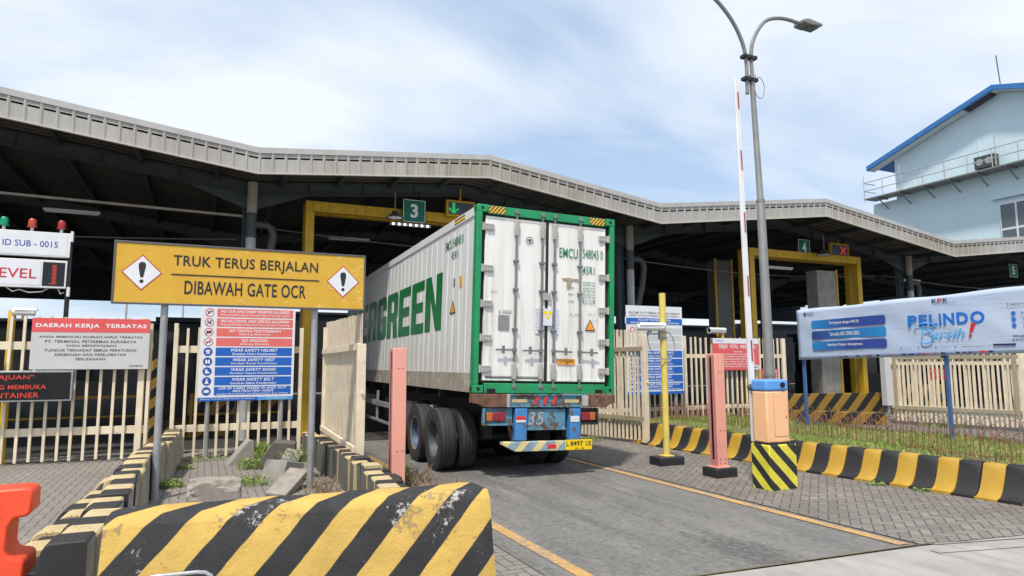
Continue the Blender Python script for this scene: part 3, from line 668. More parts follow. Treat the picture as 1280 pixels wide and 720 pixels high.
ROWS = [('NO GUN AND SHARP WEAPON ALLOWED', 'Dilarang Membawa Senjata Api & Benda Tajam', 0), ('NO ALCOHOL AND DRUGS ALLOWED', 'Dilarang Membawa Minuman Keras & Obat Terlarang', 1),
        ('NO TAKING PHOTOGRAPH', 'Dilarang Memotret', 2), ('NO SMOKING', 'Dilarang Merokok', 3), ('WEAR SAFETY HELMET', 'Gunakan Helm Keselamatan', 4), ('WEAR SAFETY VEST', 'Gunakan Rompi Keselamatan', 5),
        ('WEAR SAFETY SHOES', 'Gunakan Sepatu Keselamatan', 6), ('WEAR SAFETY BELT', 'Gunakan Sabuk Keselamatan', 7), ('USE ID CARD WHEN IN AND OUT RESTRICTED AREA', 'Gunakan Kartu Identitas Saat Masuk & Keluar Area Terbatas', 8)]
def rows_panel(t, rows, x0, x1, zt, zb, y):
    """pictogram rows: red prohibitions and blue duties"""
    global mb_ring2
    n = len(rows); hgt = (zt-zb)/n; red = MB(); blu = MB(); ring = MB(); bluc = MB(); dark = MB(); mb_ring2 = MB(); tx = Text(y-.004)
    for i, (a, b, k) in enumerate(rows):
        c = zt-hgt*(i+.5); icon(ring, bluc, dark, x0+.12, c, hgt*.43, k, y-.003)
        (red if k < 4 else blu).box(x0+.25, x1-.03, y-.002, y, c-hgt*.43, c+hgt*.43)
        mid = (x0+.25+x1-.03)/2; w = x1-x0-.30
        if k == 8:
            tx.line('USE ID CARD WHEN IN AND OUT', mid-w*.45, mid+w*.45, c+hgt*.16, c+hgt*.38, .02, .25); tx.line('RESTRICTED AREA', mid-w*.27, mid+w*.27, c-hgt*.12, c+hgt*.09, .02, .25)
            tx.line(b, mid-w*.47, mid+w*.47, c-hgt*.37, c-hgt*.22, .012)
        else:
            ww = min(w*.46, len(a)*.0235); tx.line(a, mid-ww, mid+ww, c+hgt*.02, c+hgt*.32, .02, .25)
            ww = min(w*.46, len(b)*.0165); tx.line(b, mid-ww, mid+ww, c-hgt*.33, c-hgt*.09, .012)
    if red.v: red.build('red_rows', 'pink_red', t, smooth=False)
    blu.build('blue_rows', 'blue_sign', t, smooth=False)
    if ring.v: ring.build('prohibition_rings', 'red_ink', t, smooth=False); dark.build('prohibition_symbols', 'ink', t, smooth=False)
    if bluc.v: bluc.build('duty_discs', 'blue_ink', t, smooth=False); mb_ring2.build('duty_symbols', 'white_ink', t, smooth=False)
    tx.build('white_ink', t)
t = thing('safety_sign', 'white safety board with red prohibition rows and blue duty rows beneath the yellow sign', 'sign', (.78, 13.86, 0), R(-.5))
mb = MB(); mb.box(-.845, .845, 0, .02, 1.06, 2.83); mb.build('board', 'white_sign', t)
rows_panel(t, ROWS, -.82, .83, 2.80, 1.15, 0)
mb = MB(); mb.box(-.845, .20, -.003, -.0005, 1.06, 1.125); mb.build('footer_band', 'blue_sign', t, smooth=False)
mb = MB(); mb.box(.20, .845, -.003, -.0005, 1.06, 1.125); mb.build('footer_band', 'light_blue', t, smooth=False)
tx = Text(-.005); tx.line('Jakarta Terminal Web Service Excellence', -.8, .15, 1.08, 1.108, .01); tx.line('www.tps.co.id', .35, .72, 1.08, 1.11, .01); tx.build('white_ink', t, 'footer_lettering')
for px in (-.66, .64):
    mb = MB(); mb.cyl((px, .055, 0), (px, .055, 2.7), .035, n=16); mb.build('pole', 'galv', t)

# ------------------------------------------------------------------ fences
def picket_fence(name, label, p0, p1, top, bot, rails, step, pw=.045, posts=(), rail_mat='cream', cat='fence', tops=None, rail_h=.10, pd=.035, group=None):
    L = math.hypot(p1[0]-p0[0], p1[1]-p0[1]); t = thing(name, label, cat, (p0[0], p0[1], 0), math.atan2(p1[1]-p0[1], p1[0]-p0[0]), group)
    mb = MB(); n = int(L/step)
    for i in range(n+1):
        x = step*(i+.25)+random.uniform(-.006, .006)
        if x > L-.02: break
        tp = top if tops is None else top+(tops-top)*x/L
        ln = random.gauss(0, .007); mb.bar((x, -.03, bot+random.uniform(-.01, .01)), (x+ln, -.03+random.gauss(0, .004), tp+random.uniform(-.015, .015)), pw, pd, (0, 1, 0))
    mb.build('pickets', 'cream', t)
    for z in rails:
        mb = MB(); mb.box(0, L, -.005, .04, z-rail_h/2, z+rail_h/2); mb.build('rail', rail_mat, t, bevel=.004)
    for x, h_, w_ in posts:
        mb = MB(); mb.box(x-w_/2, x+w_/2, -.055, .055, 0, h_); mb.build('post', 'cream', t, bevel=.006)
    return t
picket_fence('picket_fence', 'cream steel picket fence behind the grey and red notice board at left', (-5.6, 14.72), (-.86, 14.28), 2.6, .05, (2.08, .56), .205, posts=((.05, 2.6, .1), (4.60, 2.6, .10), (4.72, 2.5, .06)), rail_h=.14)
picket_fence('picket_fence', 'cream steel picket fence behind the red and blue safety board', (-.50, 14.02), (1.80, 13.98), 2.42, .03, (2.02, .56), .185, posts=((.03, 2.5, .07), (2.27, 2.45, .07)), rail_h=.13)
picket_fence('picket_fence', 'cream steel picket fence behind the tall red national object notice', (8.9, 14.52), (15.25, 14.48), 2.42, .3, (1.92, .55), .172, posts=((.05, 2.45, .08), (2.75, 2.45, .09), (6.30, 2.42, .09)), rail_h=.10)
# left gate leaf: dense slats with a frame
def gate_leaf(label, p0, p1, tops, post_h, step, frame_z, khaki, pw=.05, bot=.08):
    L = math.hypot(p1[0]-p0[0], p1[1]-p0[1]); t = thing('gate_leaf', label, 'gate', (p0[0], p0[1], 0), math.atan2(p1[1]-p0[1], p1[0]-p0[0]))
    mb = MB(); n = int(L/step)
    for i in range(n+1):
        x = .07+step*i
        if x > L: break
        tp = tops[0]+(tops[1]-tops[0])*x/L
        mb.box(x-pw/2, x+pw/2, -.02, .013 if khaki else -.013, bot, tp+random.uniform(-.01, .01))
    mb.build('pickets', 'cream', t)
    fr = 'khaki' if khaki else 'cream'
    for z in frame_z: mb = MB(); mb.box(0, L, .014, .06, z-.05, z+.05); mb.build('rail', fr, t, bevel=.004); 
    if khaki:
        for z in frame_z: mb = MB(); mb.box(.05, L, -.045, -.022, z-.045, z+.045); mb.build('rail', fr, t, bevel=.004)
        mb = MB(); mb.box(.05, .13, -.045, -.022, frame_z[1]-.05, frame_z[0]-.046); mb.build('stile', fr, t, bevel=.004)
    mb = MB(); mb.box(-.055, .055, -.06, .06, .02, post_h); mb.build('stile', 'cream', t, bevel=.006)
    mb = MB(); mb.box(L-.04, L+.04, -.04, .04, .0, max(tops)-.1); mb.build('stile', 'cream', t, bevel=.006)
    mb = MB(); mb.tube([(-.09, -.01, 1.32), (-.055, -.01, 1.32)], .02); mb.build('latch', 'cream', t)
    return t
gate_leaf('dense cream slatted gate leaf standing open at the left side of lane three', (2.07, 9.75), (2.20, 13.75), (2.46, 2.56), 2.02, .13, (1.98, .50), False, pw=.065)
gate_leaf('cream picket gate leaf standing open at the right side of lane three', (8.69, 12.14), (8.06, 14.75), (2.44, 2.62), 2.34, .118, (2.04, .54), True, pw=.05)
# far right gate leaf with khaki frame and the fence behind it
t = thing('gate_leaf', 'cream picket gate leaf with khaki frame behind the banner at right', 'gate', (18.55, 10.15, 0), math.atan2(13.05-10.15, 17.9-18.55))
L = 2.97; mb = MB()
for i in range(27): x = .12+i*.108; mb.box(x-.024, x+.024, -.015, .015, .1, 1.88)
mb.build('pickets', 'cream', t)
for z in (1.86, .47): mb = MB(); mb.box(.0, L, .017, .05, z-.05, z+.05); mb.build('rail', 'khaki', t, bevel=.005)
for x in (.07, L-.04): mb = MB(); mb.box(x-.05, x+.05, .052, .07, .42, 1.91); mb.build('stile', 'khaki', t, bevel=.004)
mb = MB(); mb.box(-.12, -.01, -.06, .06, 0, 2.12); mb.build('stile', 'cream', t, bevel=.006)
t = thing('restriction_plate', 'small red and white plate hanging on the pickets of the khaki framed gate', 'plate', (18.30, 11.95, 0), math.atan2(13.05-10.15, 17.9-18.55)-math.pi)
mb = MB(); mb.box(-.26, .16, -.075, -.06, 1.25, 1.58); mb.build('plate_face', 'red_sign', t)
tx = Text(-.077); tx.line('DILARANG', -.24, .14, 1.46, 1.52); tx.line('MASUK', -.2, .1, 1.36, 1.42); tx.build('white_ink', t)
picket_fence('picket_fence', 'cream picket fence standing behind the khaki framed gate leaf', (19.3, 9.4), (18.5, 13.6), 2.05, .1, (1.7, .45), .15, posts=((.03, 2.05, .07),))
picket_fence('picket_fence', 'short cream picket fence beyond the gate post at the right edge', (19.2, 9.9), (23.5, 9.6), 2.1, .1, (1.75, .45), .16, posts=((.03, 2.15, .09),))

# hazard striped posts at gate openings
for (x, y, zt, lab) in ((-.82, 14.62, 1.85, 'yellow and black striped post at the end of the left picket fence'), (2.36, 14.55, 1.85, 'yellow and black striped post behind the open left gate leaf'), (11.76, 14.75, 1.80, 'yellow and black striped post beside the right safety board')):
    mb = MB(); mb.box(-.06, .06, -.05, .05, 0, zt); o = mb.build('striped_post', 'hz_post', bevel=.006); o.location = (x, y, 0); tag(o, lab, 'post')

# ------------------------------------------------------------------ notice and LED panels on the left
t = thing('notice_board', 'grey DAERAH KERJA TERBATAS notice with red heading on the left fence', 'sign', (-1.84, 14.22, 0), R(-5.3))
mb = MB(); mb.box(-.93, .93, 0, .02, 1.66, 2.57); mb.build('board', 'grey_sign', t)
mb = MB(); mb.box(-.93, .93, -.003, -.0005, 2.32, 2.57); mb.build('heading_band', 'red_sign', t, smooth=False)
tx = Text(-.005); tx.line('DAERAH KERJA  TERBATAS', -.87, .87, 2.385, 2.475, .03); tx.build('white_ink', t, 'heading')
tx = Text(-.003)
for i, s_ in enumerate(['ANDA MEMASUKI DAERAH KERJA TERBATAS', 'PT. TERMINAL PETIKEMAS SURABAYA', 'ANDA BERKEWAJIBAN', 'TUNDUK TERHADAP SEMUA PERATURAN', 'KEAMANAN DAN KESELAMATAN', 'PERUSAHAAN']):
    w_ = len(s_)*.0232; z = 2.21-i*.078; tx.line(s_, -w_, w_, z, z+.046, .02)
tx.line('DIREKSI', .63, .84, 1.70, 1.735, .01); tx.build('ink_grey', t)
mb = MB()
for x in (-.6, .6): mb.box(x-.02, x+.02, .02, .09, 1.75, 2.5)
mb.build('mounting_brackets', 'galv', t)
t = thing('led_display', 'black running text LED display with red letters below the notice board', 'display', (-3.1, 14.18, 0), R(-4))
mb = MB(); mb.box(-1.2, 1.03, 0, .10, 1.11, 1.64); mb.build('display_case', 'galv', t, bevel=.008)
mb = MB(); mb.box(-1.17, 1.0, -.004, -.0005, 1.14, 1.61); mb.build('screen', 'lens', t, smooth=False)
tx = Text(-.007); tx.line('"TEMPAT PENGAJUAN"', -1.1, .45, 1.47, 1.57, .012); tx.line('DILARANG MEMBUKA', -.55, .64, 1.325, 1.40, .012); tx.line('PINTU CONTAINER', -.78, .54, 1.175, 1.265, .012); tx.build('led_red', t, 'led_text')

t = thing('weighing_display', 'white ID SUB - 0015 and LEVEL panels on a dark blue post behind the left fence', 'display', (-2.45, 15.0, 0))
mb = MB(); mb.box(.02, .09, .03, .10, 0, 4.2); mb.box(-2.0, -1.93, .03, .10, 0, 4.2); mb.build('post', 'dark_blue', t)
mb = MB(); mb.box(-1.9, .06, 0, .12, 3.76, 4.23); mb.build('upper_panel', 'white', t, bevel=.008)
mb = MB(); mb.box(-1.86, .0, -.004, -.0005, 3.79, 4.19); mb.build('panel_face', 'white_sign', t, smooth=False)
mb = MB(); mb.box(-1.9, .03, 0, .12, 3.17, 3.70); mb.build('lower_panel', 'white', t, bevel=.008)
mb = MB(); mb.box(-1.86, -.38, -.004, -.0005, 3.22, 3.66); mb.build('panel_face', 'white_sign', t, smooth=False)
mb = MB(); mb.box(-.35, 0, -.004, -.0005, 3.21, 3.66); mb.build('level_screen', 'lens', t, smooth=False)
mb = MB()
for i in range(14): mb.box(-.20, -.13, -.008, -.005, 3.27+i*.025, 3.283+i*.025)
mb.box(-.24, -.12, -.008, -.005, 3.245, 3.258); mb.build('level_bar', 'led_red', t, smooth=False)
tx = Text(-.007); tx.line('WEIGHT ID SUB - 0015', -1.62, -.14, 3.94, 4.055, .006); tx.build('blue_ink', t)
tx = Text(-.007); tx.line('LEVEL', -1.15, -.44, 3.34, 3.52, .006); tx.build('red_ink', t)
for x, m in ((-1.01, 'beacon_green'), (-.575, 'beacon_orange'), (-.11, 'beacon_red')):
    mb = MB(); mb.cyl((x, .06, 4.23), (x, .06, 4.31), .028); b = mb.build('beacon_stem', 'white', t)
    mb = MB(); mb.lathe([(4.31, .0), (4.31, .085), (4.325, .085), (4.33, .07), (4.44, .068), (4.47, .05), (4.475, 0)], (x, .06, 0), 18, 'z'); mb.build('beacon_lens', m, b)
mb = MB(); mb.box(.055, .10, -.02, .06, 4.07, 4.27); mb.box(.05, .10, -.02, .06, 3.02, 3.2); mb.build('junction_box', 'white', t, bevel=.004)
mb = MB(); mb.tube([(-.9, .04, 3.17), (-.8, .04, 3.09), (-.7, .04, 3.13), (-.55, .04, 3.08), (-.35, .04, 3.10), (-.25, .04, 3.17)], .012, 6); mb.tube([(-.1, .04, 3.17), (-.05, .04, 3.07), (.0, .04, 3.1)], .012, 6); mb.build('hanging_cable', 'cable_white', t)

def cctv(name, label, loc, rz, arm_mat, L=.42, r=.055):
    """bullet camera: tapered housing, sun shield, lens ring, bracket arm behind local +x lens end"""
    t = thing(name, label, 'camera', loc, rz)
    mb = MB(); mb.lathe([(-L/2, 0), (-L/2, r*.75), (-L/2+.02, r*.95), (L/2-.07, r), (L/2-.05, r*1.05), (L/2, r*1.05), (L/2, r*.8), (L/2-.012, r*.78), (L/2-.012, 0)], (0, 0, 0), 20, 'x'); mb.build('housing', 'white', t)
    mb = MB(); mb.lathe([(L/2-.010, 0), (L/2-.010, r*.78)], (0, 0, 0), 20, 'x'); mb.build('lens', 'lens', t)
    mb = MB(); mb.add([(x, y*r, z*r) for x in (-L/2+.03, L/2+.03) for y, z in ((-1.15, .5), (-.9, 1.15), (0, 1.35), (.9, 1.15), (1.15, .5))], [(0, 1, 6, 5), (1, 2, 7, 6), (2, 3, 8, 7), (3, 4, 9, 8)]); mb.build('sun_shield', 'white', t)
    mb = MB(); mb.box(-.03, .03, -.02, .02, -.13, -r); mb.build('bracket', arm_mat, t)
    return t
t = cctv('security_camera', 'white security camera above the left fence beside a yellow post', (-2.95, 14.55, 2.68), R(4), 'galv', .34, .06)
mb = MB(); mb.tube([(0, 0, -.13), (-.2, .1, -.13), (-.2, .1, -.5)], .02, 8); mb.build('mount_arm', 'galv', t)
mb = MB(); mb.cyl((0, 0, 0), (0, 0, 2.72), .06); o = mb.build('camera_post', 'yellow'); o.location = (-3.16, 14.75, 0); tag(o, 'yellow round post behind the left fence carrying the camera', 'post')

# ------------------------------------------------------------------ container (40 ft high cube reefer)
CROT = (0, .0268, -.0329); CLOC = (3.6816, 9.4769, 1.297)
c = thing('shipping_container', 'white reefer container with green frame and green side lettering on the trailer', 'container', CLOC, rot=CROT)
CW, CL, CH = 2.438, 12.192, 2.896
# corrugated side walls
for sx, nm in ((0, 'side_wall'), (1, 'side_wall')):
    mb = MB(); y = .16; pts = []
    while y < CL-.16:
        pts += [(y, 0), (y+.30, 0), (y+.315, .012), (y+.335, .012)]; y += .35
    pts = [p for p in pts if p[0] < CL-.1]+[(CL-.1, 0)]
    X = lambda d: (.02+d) if sx == 0 else (CW-.02-d)
    vs = [(X(d), yy, z) for z in (.30, CH-.16) for yy, d in pts]; n = len(pts)
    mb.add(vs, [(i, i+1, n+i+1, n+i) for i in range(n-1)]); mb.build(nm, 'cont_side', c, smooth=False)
    mb = MB(); a, b = (.0, .07) if sx == 0 else (CW-.07, CW)
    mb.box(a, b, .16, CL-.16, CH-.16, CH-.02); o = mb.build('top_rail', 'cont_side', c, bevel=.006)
    mb = MB(); mb.box(a+(.004 if sx == 0 else 0), b-(0 if sx == 0 else .004), .17, CL-.16, .0, .17); mb.box(a+(.012 if sx == 0 else 0), b-(0 if sx == 0 else .012), .17, CL-.16, .172, .30)
    for k in range(17): yy = .4+k*.7; mb.box(a-(.004 if sx == 0 else -.004), a+.02 if sx == 0 else b+.004, yy, yy+.012, .0, .17)
    mb.build('bottom_rail', 'cont_rail', c, bevel=.004)
mb = MB(); mb.box(.02, CW-.02, .1, CL-.02, CH-.05, CH-.015); mb.build('roof', 'cont_side', c)
mb = MB(); mb.box(.05, CW-.05, .1, CL-.1, .02, .12); mb.build('floor', 'chassis', c)
mb = MB(); mb.box(.05, CW-.05, CL-.12, CL-.03, .1, CH-.06); mb.build('front_wall', 'cont_side', c)
# corner posts, header, sill, castings
for a, b in ((.0, .082), (CW-.082, CW)):
    mb = MB(); mb.box(a, b, .0, .16, .118, CH-.118); mb.build('corner_post', 'green_frame', c, bevel=.008)
    mb = MB(); mb.box(a, b, CL-.16, CL, .118, CH-.118); mb.build('corner_post', 'green_frame', c, bevel=.008)
mb = MB(); mb.box(.178, CW-.178, .012, .12, CH-.135, CH-.004); mb.build('door_header', 'green_frame', c, bevel=.006)
mb = MB(); mb.box(.178, CW-.178, -.002, .14, .0, .148); mb.build('door_sill', 'green_frame', c, bevel=.006)
for x in (.22, CW-.36): mb = MB(); mb.box(x, x+.14, -.0045, .02, .004, .068); mb.build('lashing_recess', 'lens', c)
for a, b in ((.185, .46), (CW-.46, CW-.185)):
    mb = MB(); mb.box(a, b, .006, .010, CH-.125, CH-.012); mb.build('warning_label', 'hz_top', c)
for yy in (0, CL-.178):
    for x in (0, CW-.162):
        for z in (0, CH-.118):
            mb = MB(); mb.box(x-.003, x+.165, yy-.004, yy+.178, z, z+.118); q = mb.build('corner_casting', 'green_frame', c, bevel=.008)
            mb = MB()
            if yy == 0: mb.tube([(x+.081, yy-.0065, z+.06), (x+.081, yy-.004, z+.06)], .026, 14); mb.box(x+.081-.018, x+.081+.018, yy-.0068, yy-.004, z+.035, z+.083)
            else: mb.tube([(x+.081, yy+.1745, z+.06), (x+.081, yy+.1815, z+.06)], .03, 14)
            xs_ = x-.0055 if x == 0 else x+.1655; mb.tube([(xs_, yy+.089, z+.045), (xs_+.002, yy+.089, z+.045)], .028, 14); mb.tube([(xs_, yy+.089, z+.075), (xs_+.002, yy+.089, z+.075)], .028, 14)
            mb.build('casting_hole', 'lens', q)
# gasket, doors
mb = MB(); mb.box(.083, CW-.083, .075, .12, .149, CH-.136); mb.build('door_gasket', 'rubber', c)
for a, b in ((.150, 1.190), (1.235, CW-.150)):
    mb = MB(); mb.box(a, b, .045, .074, .185, CH-.165); d = mb.build('door', 'cont_door', c, bevel=.006)
    mb = MB()
    for q in ((a+.005, b-.005, .038, .044, .19, .225), (a+.005, b-.005, .038, .044, CH-.205, CH-.17), (a+.005, a+.045, .038, .044, .226, CH-.206), (b-.045, b-.005, .038, .044, .226, CH-.206)): mb.box(*q)
    mb.build('door_edge', 'hinge' if False else 'cont_door', d, bevel=.004)
mb = MB(); mb.box(1.192, 1.233, .035, .074, .17, CH-.15); mb.build('centre_gasket', 'rubber', c)
mb = MB()
for z in (.22, .235, .25): mb.box(.2, 1.1, .035, .040, z, z+.006); 
mb.build('kick_trim', 'rubber', c)
for z, in ((.36,), (.83,), (1.35,), (1.90,), (2.55,)):
    for a, b, pin in ((.085, .285, .105), (CW-.285, CW-.085, CW-.105)):
        mb = MB(); mb.box(a, b, .012, .036, z-.052, z+.052); mb.cyl((pin, .02, z-.06), (pin, .02, z+.06), .022, n=10); q = mb.build('hinge', 'hinge', c, bevel=.004)
        mb = MB(); side = (b-.03) if a < 1 else (a+.03)
        for zz_ in (-.028, .028):
            for k in range(3):
                u = side-(k*.045 if a < 1 else -k*.045); mb.tube([(u, .012, z+zz_), (u, .006, z+zz_)], .009, 8)
        mb.build('hinge_bolts', 'rod', q)
# locking rods
for x in (.665, 1.115, 1.335, 1.80):
    mb = MB(); mb.cyl((x, .012, .03), (x, .012, CH-.03), .017, n=12); q = mb.build('lock_rod', 'rod', c)
    for z0, z1 in ((.21, .47), (CH-.45, CH-.19)): mb = MB(); mb.box(x-.038, x+.038, -.012, .036, z0, z1); mb.build('rod_guard', 'hinge', q, bevel=.012)
    mb = MB()
    for z in (.98, 1.60, 2.05): mb.box(x-.045, x+.045, -.008, .036, z-.022, z+.022)
    for z in (.10, CH-.07): mb.box(x-.035, x+.035, -.016, .012, z-.03, z+.03)
    mb.build('rod_bracket', 'rod', q, bevel=.008)
    sgn = -1 if x < 1.2 else 1
    mb = MB(); mb.bar((x, -.015, .66), (x+sgn*.32, -.022, .655), .016, .028); mb.bar((x+sgn*.20, -.028, .60), (x+sgn*.20, -.028, .72), .05, .014); mb.box(x-.03, x+.03, -.025, .03, .63, .69); mb.build('handle', 'rod', q, bevel=.004)
mb = MB(); mb.box(1.13, 1.27, .0, .03, 1.46, 1.58); mb.build('anti_rack_plate', 'hinge', c, bevel=.004)
# door graphics
tx = Text(.034); tx.line('EMCU', 1.43, 1.765, 2.18, 2.34, .004); tx.line('548043 0', 1.86, 2.235, 2.20, 2.35, .004); tx.line('45R1', 1.86, 2.08, 1.935, 2.07, .004)
for i, (a_, b_) in enumerate([('34,000 KG', 1.80), ('74,960 LB', 1.755), ('4,640 KG', 1.70), ('10,230 LB', 1.655), ('29,360 KG', 1.60), ('64,730 LB', 1.555), ('67.7 CU.M', 1.50), ('2,391 CU.FT', 1.455)]):
    tx.line(a_, 1.865, 2.09, b_-.02, b_+.015, .006)
tx.build('green_ink', c, 'identification_marks')
tx = Text(.034)
for s_, z in (('TARE', 1.68), ('NET', 1.57), ('CUBE', 1.46)): tx.line(s_, 1.60, 1.70, z, z+.032, .006)
tx.line('6 2020', .40, .61, 1.215, 1.27, .0, .2); tx.build('ink_grey', c, 'small_marks')
mb = MB(); mb.box(.395, .575, .030, .036, .965, 1.19); mb.build('data_plate', 'data_plate', c)
mb = MB(); mb.add([(1.905, .032, 1.01), (2.10, .032, 1.01), (2.0, .032, 1.20)], [(0, 1, 2)]); q = mb.build('hazard_triangle', 'ink', c, smooth=False)
mb = MB(); mb.add([(1.928, .030, 1.024), (2.077, .030, 1.024), (2.0, .030, 1.172)], [(0, 1, 2)]); mb.build('triangle_face', 'label_orange', q, smooth=False)
mb = MB(); mb.box(1.41, 1.73, .031, .036, .455, .545); q = mb.build('orange_label', 'label_orange', c)
tx = Text(.029); tx.line('CAUTION 440V', 1.45, 1.69, .485, .52, .005); tx.build('ink_grey', q)
mb = MB(); mb.disc(.90, 2.40, .062, .033, 24, .050); mb.build('round_seal', 'ink_grey', c, smooth=False)
mb = MB(); mb.disc(.90, 2.40, .030, .032, 6); mb.build('seal_symbol', 'ink_grey', c, smooth=False)
mb = MB(); mb.box(1.02, 1.095, .031, .037, .93, 1.34); mb.box(1.145, 1.30, -.0, .034, 1.06, 1.33); mb.box(1.36, 1.43, .031, .037, .93, 1.34); q = mb.build('paper_sticker', 'sticker', c)
mb = MB(); mb.disc(1.18, 1.26, .035, -.002, 14); mb.disc(1.265, 1.26, .035, -.002, 14); mb.disc(1.22, 1.19, .03, -.002, 14); mb.build('sticker_seal', 'plate_yellow', q, smooth=False)
tx = Text(.029)
for i in range(9): tx.line(random.choice(['REEFER CARGO', 'KEEP FROZEN', 'CHECK SEAL']), 1.025, 1.09, 1.30-i*.04, 1.312-i*.04, 0); tx.line('CARGO', 1.365, 1.42, 1.30-i*.04, 1.312-i*.04, 0)
tx.build('blue_ink', q)
tx = Text(.034); tx.line('00V', .26, .38, 1.53, 1.565, -.01, .3); tx.line('4-25', 1.62, 1.80, 1.24, 1.29, -.015, .3); tx.line('10-5', 1.95, 2.1, 1.26, 1.3, -.015, .3); tx.line('2-11', 2.02, 2.15, 1.16, 1.2, -.015, .3); tx.build('cable', c, 'chalk_scribble')
mb = MB(); mb.box(1.49, 1.78, .030, .037, 1.815, 1.845); mb.add([(1.58, .028, 1.86), (1.66, .028, 1.84), (1.64, .028, 1.76), (1.61, .028, 1.66), (1.59, .028, 1.70), (1.56, .028, 1.67)], [tuple(range(6))]); mb.build('torn_label', 'khaki', c, smooth=False)
# side lettering (faces -X): text local x -> -Y
def side_text(items, mat, name):
    mb = MB()
    for (s_, y_right, w, z0, z1, bold) in items:
        v, f = glyphs(s_, bold); a0 = min(p[0] for p in v); a1 = max(p[0] for p in v); b0 = min(p[1] for p in v); b1 = max(p[1] for p in v)
        mb.add([(.014, y_right+w-(p[0]-a0)/(a1-a0)*w, z0+(p[1]-b0)/(b1-b0)*(z1-z0)) for p in v], f)
    return mb.build(name, mat, c, smooth=False)
M['evg'] = plain('deep_green_lettering', (.0, .15, .035), .35, var=.2, dirt=(.3, .36, .32), dirt_amt=.1)
BLOCK = {'E': [[(0, 0), (1, 0), (1, .19), (.40, .19), (.40, .40), (.92, .40), (.92, .59), (.40, .59), (.40, .81), (1, .81), (1, 1), (0, 1)]],
 'N': [[(0, 0), (.34, 0), (.34, .58), (.66, 0), (1, 0), (1, 1), (.66, 1), (.66, .42), (.34, 1), (0, 1)]],
 'R': [[(0, 0), (.38, 0), (.38, .38), (.52, .38), (.62, 0), (1, 0), (.90, .42), (1, .52), (1, .90), (.90, 1), (0, 1), (0, .82), (.62, .82), (.62, .56), (.38, .56), (.38, .8199), (0, .8199)]],
 'G': [[(.10, 0), (.90, 0), (1, .10), (1, .54), (.52, .54), (.52, .38), (.62, .38), (.62, .18), (.38, .18), (.38, .82), (.62, .82), (.62, .68), (1, .68), (1, .90), (.90, 1), (.10, 1), (0, .90), (0, .10)]],
 'V': [[(.33, 0), (.67, 0), (1, 1), (.66, 1), (.5, .35), (.34, 1), (0, 1)]]}
mb = MB()
for ch, a, b in (('N', 1.83, 2.92), ('E', 3.02, 3.98), ('E', 4.10, 5.12), ('R', 5.22, 6.30), ('G', 6.42, 7.48), ('R', 7.60, 8.66), ('E', 8.80, 9.75), ('V', 9.85, 10.8), ('E', 10.9, 11.85)):
    for pl in BLOCK[ch]: mb.add([(.014, b-x*(b-a), 1.03+z*1.03) for x, z in pl], [tuple(range(len(pl)))])
o_ = mb.build('company_lettering', 'evg', c, smooth=False)
side_text([('EMCU 548043 0', .72, .98, 2.40, 2.56, .004), ('45R1', .98, .36, 2.20, 2.33, .004)], 'green_ink', 'identification_marks')
mb = MB(); mb.add([(.013, 1.34, 1.27), (.013, 1.02, 1.27), (.013, 1.18, 1.50)], [(0, 1, 2)]); q = mb.build('hazard_triangle', 'ink', c, smooth=False)
mb = MB(); mb.add([(.0115, 1.29, 1.29), (.0115, 1.07, 1.29), (.0115, 1.18, 1.465)], [(0, 1, 2)]); mb.build('triangle_face', 'label_orange', q, smooth=False)
mb = MB(); mb.box(.011, .016, .73, .84, 1.68, 1.86); mb.build('orange_label', 'label_orange', c)
mb = MB(); mb.box(-.004, .0, .62, 1.16, CH-.125, CH-.045); mb.build('warning_label', 'hz_top', c)
mb = MB(); mb.box(.011, .016, 1.10, 1.16, 1.72, 1.86); mb.build('small_label', 'ink_grey', c)

# ------------------------------------------------------------------ trailer
tr = thing('truck_trailer', 'rusty blue container trailer with yellow plate and dual rear wheels', 'trailer', (CLOC[0], CLOC[1], 0), -.0329)
CT = Matrix.Translation((0, 0, 1.297)) @ Matrix.Rotation(.0268, 4, 'Y')
def tpart(f, name, mat, bevel=.0, parent=None):
    mb = MB(); mb.T = CT; f(mb); return mb.build(name, mat, parent or tr, bevel=bevel)
for x in (.55, 1.72): tpart(lambda m: m.box(x, x+.17, .15, 12.0, -.42, -.03), 'chassis_rail', 'chassis', .008)
for y in (1.9, 3.4, 5., 6.6, 8.2, 9.8, 11.6): tpart(lambda m: m.box(.06, 2.38, y, y+.12, -.14, -.012), 'cross_member', 'chassis', .006)
tpart(lambda m: m.prism([(-.004, -.012), (-.004, -.15), (.10, -.165), (.18, -.212), (.55, -.212), (.55, -.012)], lambda a, b: (a, -.012, b), lambda a, b: (a, .15, b)), 'rear_beam', 'rust', .008)
tpart(lambda m: m.prism([(1.95, -.012), (1.95, -.212), (2.28, -.212), (2.35, -.165), (2.45, -.14), (2.445, -.012)], lambda a, b: (a, -.012, b), lambda a, b: (a, .15, b)), 'rear_beam', 'rust', .008)
tpart(lambda m: [m.box(.552, 1.948, .01, .14, -.20, -.012), m.box(.552, 1.948, -.016, .01, -.213, -.190), m.box(.552, 1.948, -.016, .01, -.034, -.012)], 'rear_beam', 'teal_blue', .005)
tpart(lambda m: [m.box(.545, .60, -.02, .0, -.21, -.014), m.box(1.84, 1.95, -.02, .0, -.19, -.03)], 'worn_patch', 'hinge', .004)
for x in (1.0, 1.15, 1.305): tpart(lambda m: m.prism([(x, -.170), (x+.045, -.170), (x+.085, -.050), (x+.04, -.050)], lambda a, b: (a, -.022, b), lambda a, b: (a, -.001, b)), 'red_reflector', 'refl_red')
